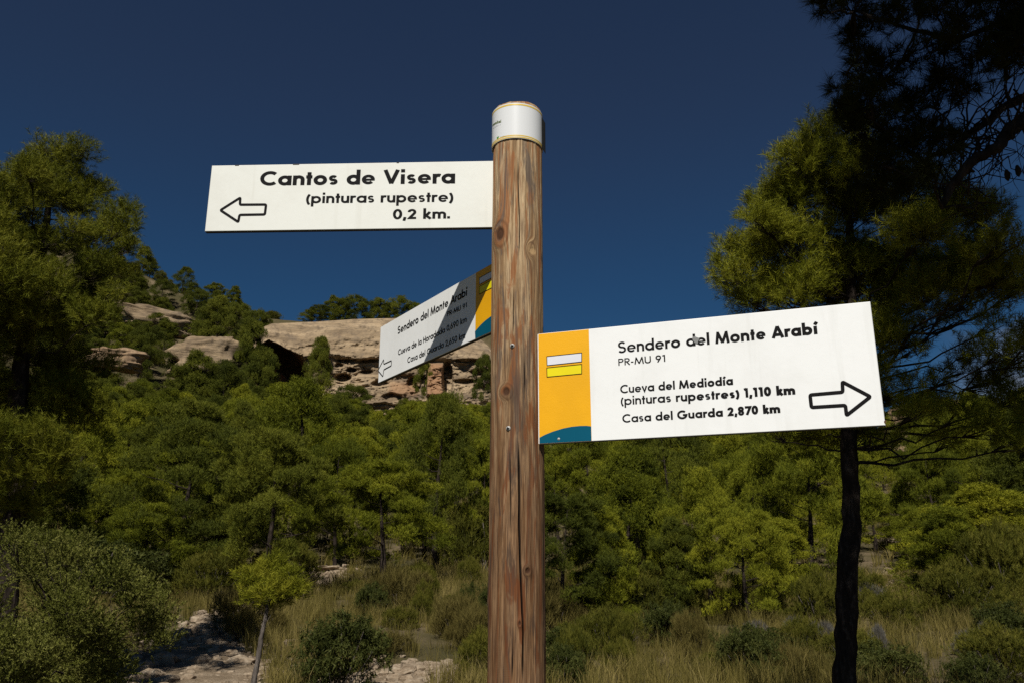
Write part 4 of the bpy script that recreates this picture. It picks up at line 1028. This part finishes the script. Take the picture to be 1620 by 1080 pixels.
while k < 84:                                                   # scrub in the grass belt
    a = rad(-12 + 45 * rs.random()); r = 13.5 + 12 * rs.random() ** .8; x, y = r * math.sin(a), r * math.cos(a)
    if on_path(np.array([x]), np.array([y]), 1.5)[0] or (float(az_of(1375., 920)) < math.degrees(a) < float(az_of(1480., 920)) and r > 15): continue
    kind = ('olive', 'olive', 'brown', 'olive', 'dark')[k % 5]; st, fo, R_, H_ = BV[kind]; right = a > rad(.6)
    o = thing('shrub', {'olive': 'low olive scrub bush', 'brown': 'low brown scrub bush', 'dark': 'low dark scrub bush'}[kind] + (' in the grass right of the post' if right else ' in the grass left of the post'), 'shrub', (x, y, float(ground_z(x, y)) - .08), rs.random() * 6.3,
              kind + (' scrub in the right grass' if right else ' scrub in the left grass'))
    w_ = (.5 + 1.0 * rs.random()) / (2 * R_); o.scale = (w_, w_, (.35 + .6 * rs.random()) / H_); link('stem', st, o); link('foliage', fo, o); k += 1
# juniper at the lower left
J_cl = [(15, 852, 12), (52, 848, 10), (88, 862, 10), (150, 880, 12), (185, 893, 10), (232, 925, 12), (262, 945, 10), (250, 985, 14), (268, 1010, 12), (35, 893, 36), (100, 888, 40), (165, 925, 38), (215, 950, 34), (60, 950, 60), (140, 980, 60), (235, 985, 30), (30, 1030, 70), (110, 1050, 70), (190, 1030, 55), (245, 1025, 26, .8), (-50, 950, 80), (20, 866, 18), (125, 868, 20), (200, 918, 18), (60, 1100, 80), (170, 1100, 70), (-40, 1060, 90), (255, 962, 16, .7), (70, 868, 18), (110, 1000, 45, 1, 8.2), (60, 1060, 50, 1, 8.1), (180, 1075, 45, 1, 8.1), (215, 985, 30, 1, 8.3)]
jb = at(100, 1120, 8.6); jb[2] = ground_z(jb[0], jb[1]) - .1
clump_tree('juniper', 'large grey green juniper bush filling the lower left corner', 'shrub', [jb, jb + [0, 0, .35], jb + [.05, 0, .8], jb + [.05, 0, 1.2]], [.04, .03, .02, .008], J_cl, 8.7, (30, .020, .0080, 230, .13, .45), JUNIPER, BARK, 12, .7, 4, twig=.005, rq=(.38, .25), jit=.06)
# thin sapling beside the path
sb = at(396, 1120, 10.2); sb[2] = ground_z(sb[0], sb[1]) - .1
S_cl = [(392, 925, 22), (425, 912, 26), (455, 930, 22), (415, 940, 24), (440, 945, 20), (400, 950, 14, .7), (465, 945, 14, .7), (420, 960, 14, .5)]
clump_tree('pine_sapling', 'thin pine sapling with pale stem and flat bright crown beside the stony path', 'tree', [sb, at(405, 1075, 10.2), at(416, 1005, 10.2), at(422, 965, 10.2), at(424, 925, 10.2)], [.034, .030, .024, .018, .008], S_cl, 10.2, (14, .075, .0055, 300, .08, .7), NEEDLE, BARK_GREY, 14, .12, 5, twig=.008)

# ------------------------------------------------------------------ grass, stones
def grass(name, n, blades, hmin, hmax, w, az0, az1, r0, r1, seed, mat=GRASS, spread=.45, patch=.0, label='yellow green grass tussocks covering the ground in front of the pines'):
    rng = np.random.default_rng(seed); a = np.radians(az0 + (az1 - az0) * rng.random(n)); r = np.sqrt(r0 ** 2 + (r1 ** 2 - r0 ** 2) * rng.random(n)); x, y = r * np.sin(a), r * np.cos(a)
    den = fbm(np.stack([x * .5, y * .5, x * 0], -1), 3, seed); k = ~on_path(x, y) & (den > patch); x, y, den = x[k], y[k], den[k]; N = len(x); z = ground_z(x, y)
    base = np.repeat(np.stack([x, y, z - .03], -1), blades, 0); M_ = N * blades
    th = rng.random(M_) * 6.283; rr = .02 + .10 * rng.random(M_); base[:, 0] += np.cos(th) * rr; base[:, 1] += np.sin(th) * rr
    h = (hmin + (hmax - hmin) * rng.random(M_)) * np.repeat(.65 + .6 * rng.random(N), blades); ln = spread * (rng.random(M_) ** .7) * h
    lean_ = np.stack([np.cos(th) * ln, np.sin(th) * ln], -1); ta = rng.random(M_) * 6.283; s = np.stack([np.cos(ta), np.sin(ta), 0 * ta], -1) * w * .5
    p1 = base.copy(); p1[:, :2] += lean_ * .35; p1[:, 2] += h * .6; p2 = base.copy(); p2[:, :2] += lean_ * 1.15; p2[:, 2] += h * (1 - .25 * (ln / h) ** 1)
    V = np.stack([base - s, base + s, p1 + s * .8, p1 - s * .8, p2], 1).reshape(-1, 3); i = np.arange(M_) * 5
    q = np.stack([i, i + 1, i + 2, i + 3], -1); t = np.stack([i + 3, i + 2, i + 4], -1); tt = np.clip(np.repeat(rng.normal(.42, .2, N) + .25 * den, blades) + rng.normal(size=M_) * .14, 0, 1)
    tag(link(name, mesh_np(name, V, [q, t], mat, False, {'tint': np.concatenate([tt, tt])})), label, 'grass', kind='stuff')
grass('grass', 5200, 34, .30, .62, .006, -36, 36, 11.5, 29, 3, patch=-.45)
grass('dry_grass', 2200, 22, .25, .50, .006, -36, 36, 11.5, 30, 4, BROWNLEAF, .6, patch=-.1, label='dead brown grass mixed between the green tussocks')
grass('undergrowth', 2600, 22, .35, .70, .020, -36, 36, 24, 60, 5, GRASS, .6, patch=-.5, label='coarse broad grass growing under and between the pines')

def stones():
    rng = np.random.default_rng(5); mb = MB(); base = [boulder_np(40 + k, 9, 6, amp=.35, freq=1.3, sq=.8) for k in range(6)]
    for C_, Wd in PATHS:
        for _ in range(3600 if C_ is PATHS[0][0] else 900):
            i = int(rng.integers(0, len(C_))); s = min(.20, .020 + .030 * rng.pareto(2.0)) * .9; o = rng.normal(size=2) * Wd[i] * .34; x, y = C_[i, 0] + o[0], C_[i, 1] + o[1]
            D, q = base[int(rng.integers(0, 6))]; a = rng.random() * 6.3; c_, s_ = math.cos(a), math.sin(a); V = D * np.array([s, s * (.6 + .4 * rng.random()), s * (.35 + .3 * rng.random())])
            V = np.stack([V[:, 0] * c_ - V[:, 1] * s_, V[:, 0] * s_ + V[:, 1] * c_, V[:, 2]], -1) + [x, y, float(ground_z(x, y)) + s * .15 + .01]; mb.add(V, q)
    tag(link('stones', mb.me('stones', STONE, False)), 'loose pale stones strewn over the stony path', 'stones', kind='stuff')
stones()
def rock(px, py, wpx, hpx, seed, label, group=None):
    p, r = ground_hit(px, py); k = r / FPX; D, q = boulder_np(seed, 18, 10, amp=.5, freq=1.7, strata=.10); D = D * np.array([wpx * k / 2, wpx * k / 2.6, hpx * k / 2])
    o = link('rock', mesh_np('rock', D, q, STONE, False), loc=tuple(p + [0, 0, hpx * k * .25])); return tag(o, label, 'rock', group)
for k, (px, py, w_, h_) in enumerate([(1405, 916, 34, 9), (1430, 930, 44, 12), (1450, 920, 30, 9), (1462, 928, 30, 10), (1415, 935, 26, 9), (1440, 940, 36, 9), (1428, 870, 34, 22), (1452, 872, 20, 10), (1410, 905, 20, 8)]):
    rock(px, py, w_, h_, 60 + k, ['flat pale rock in the stony clearing right of the black trunk', 'pale boulder at the upper end of the clearing right of the black trunk'][k == 6], None if k == 6 else 'flat rocks in the clearing')
for k, (px, py, w_, h_, l) in enumerate([(262, 1050, 34, 16, 'largest pale stone on the stony path beside the juniper'), (330, 1030, 26, 13, 'pale stone in the middle of the stony path'), (520, 905, 46, 12, 'flat pale rock at the far end of the path'), (425, 965, 26, 10, 'pale stone behind the sapling stem'), (640, 1068, 30, 12, 'pale stone in the small stony patch left of the post'), (352, 745, 20, 14, 'small rock peeping between left pines above the young upright pine')]):
    rock(px, py, w_, h_, 80 + k, l)
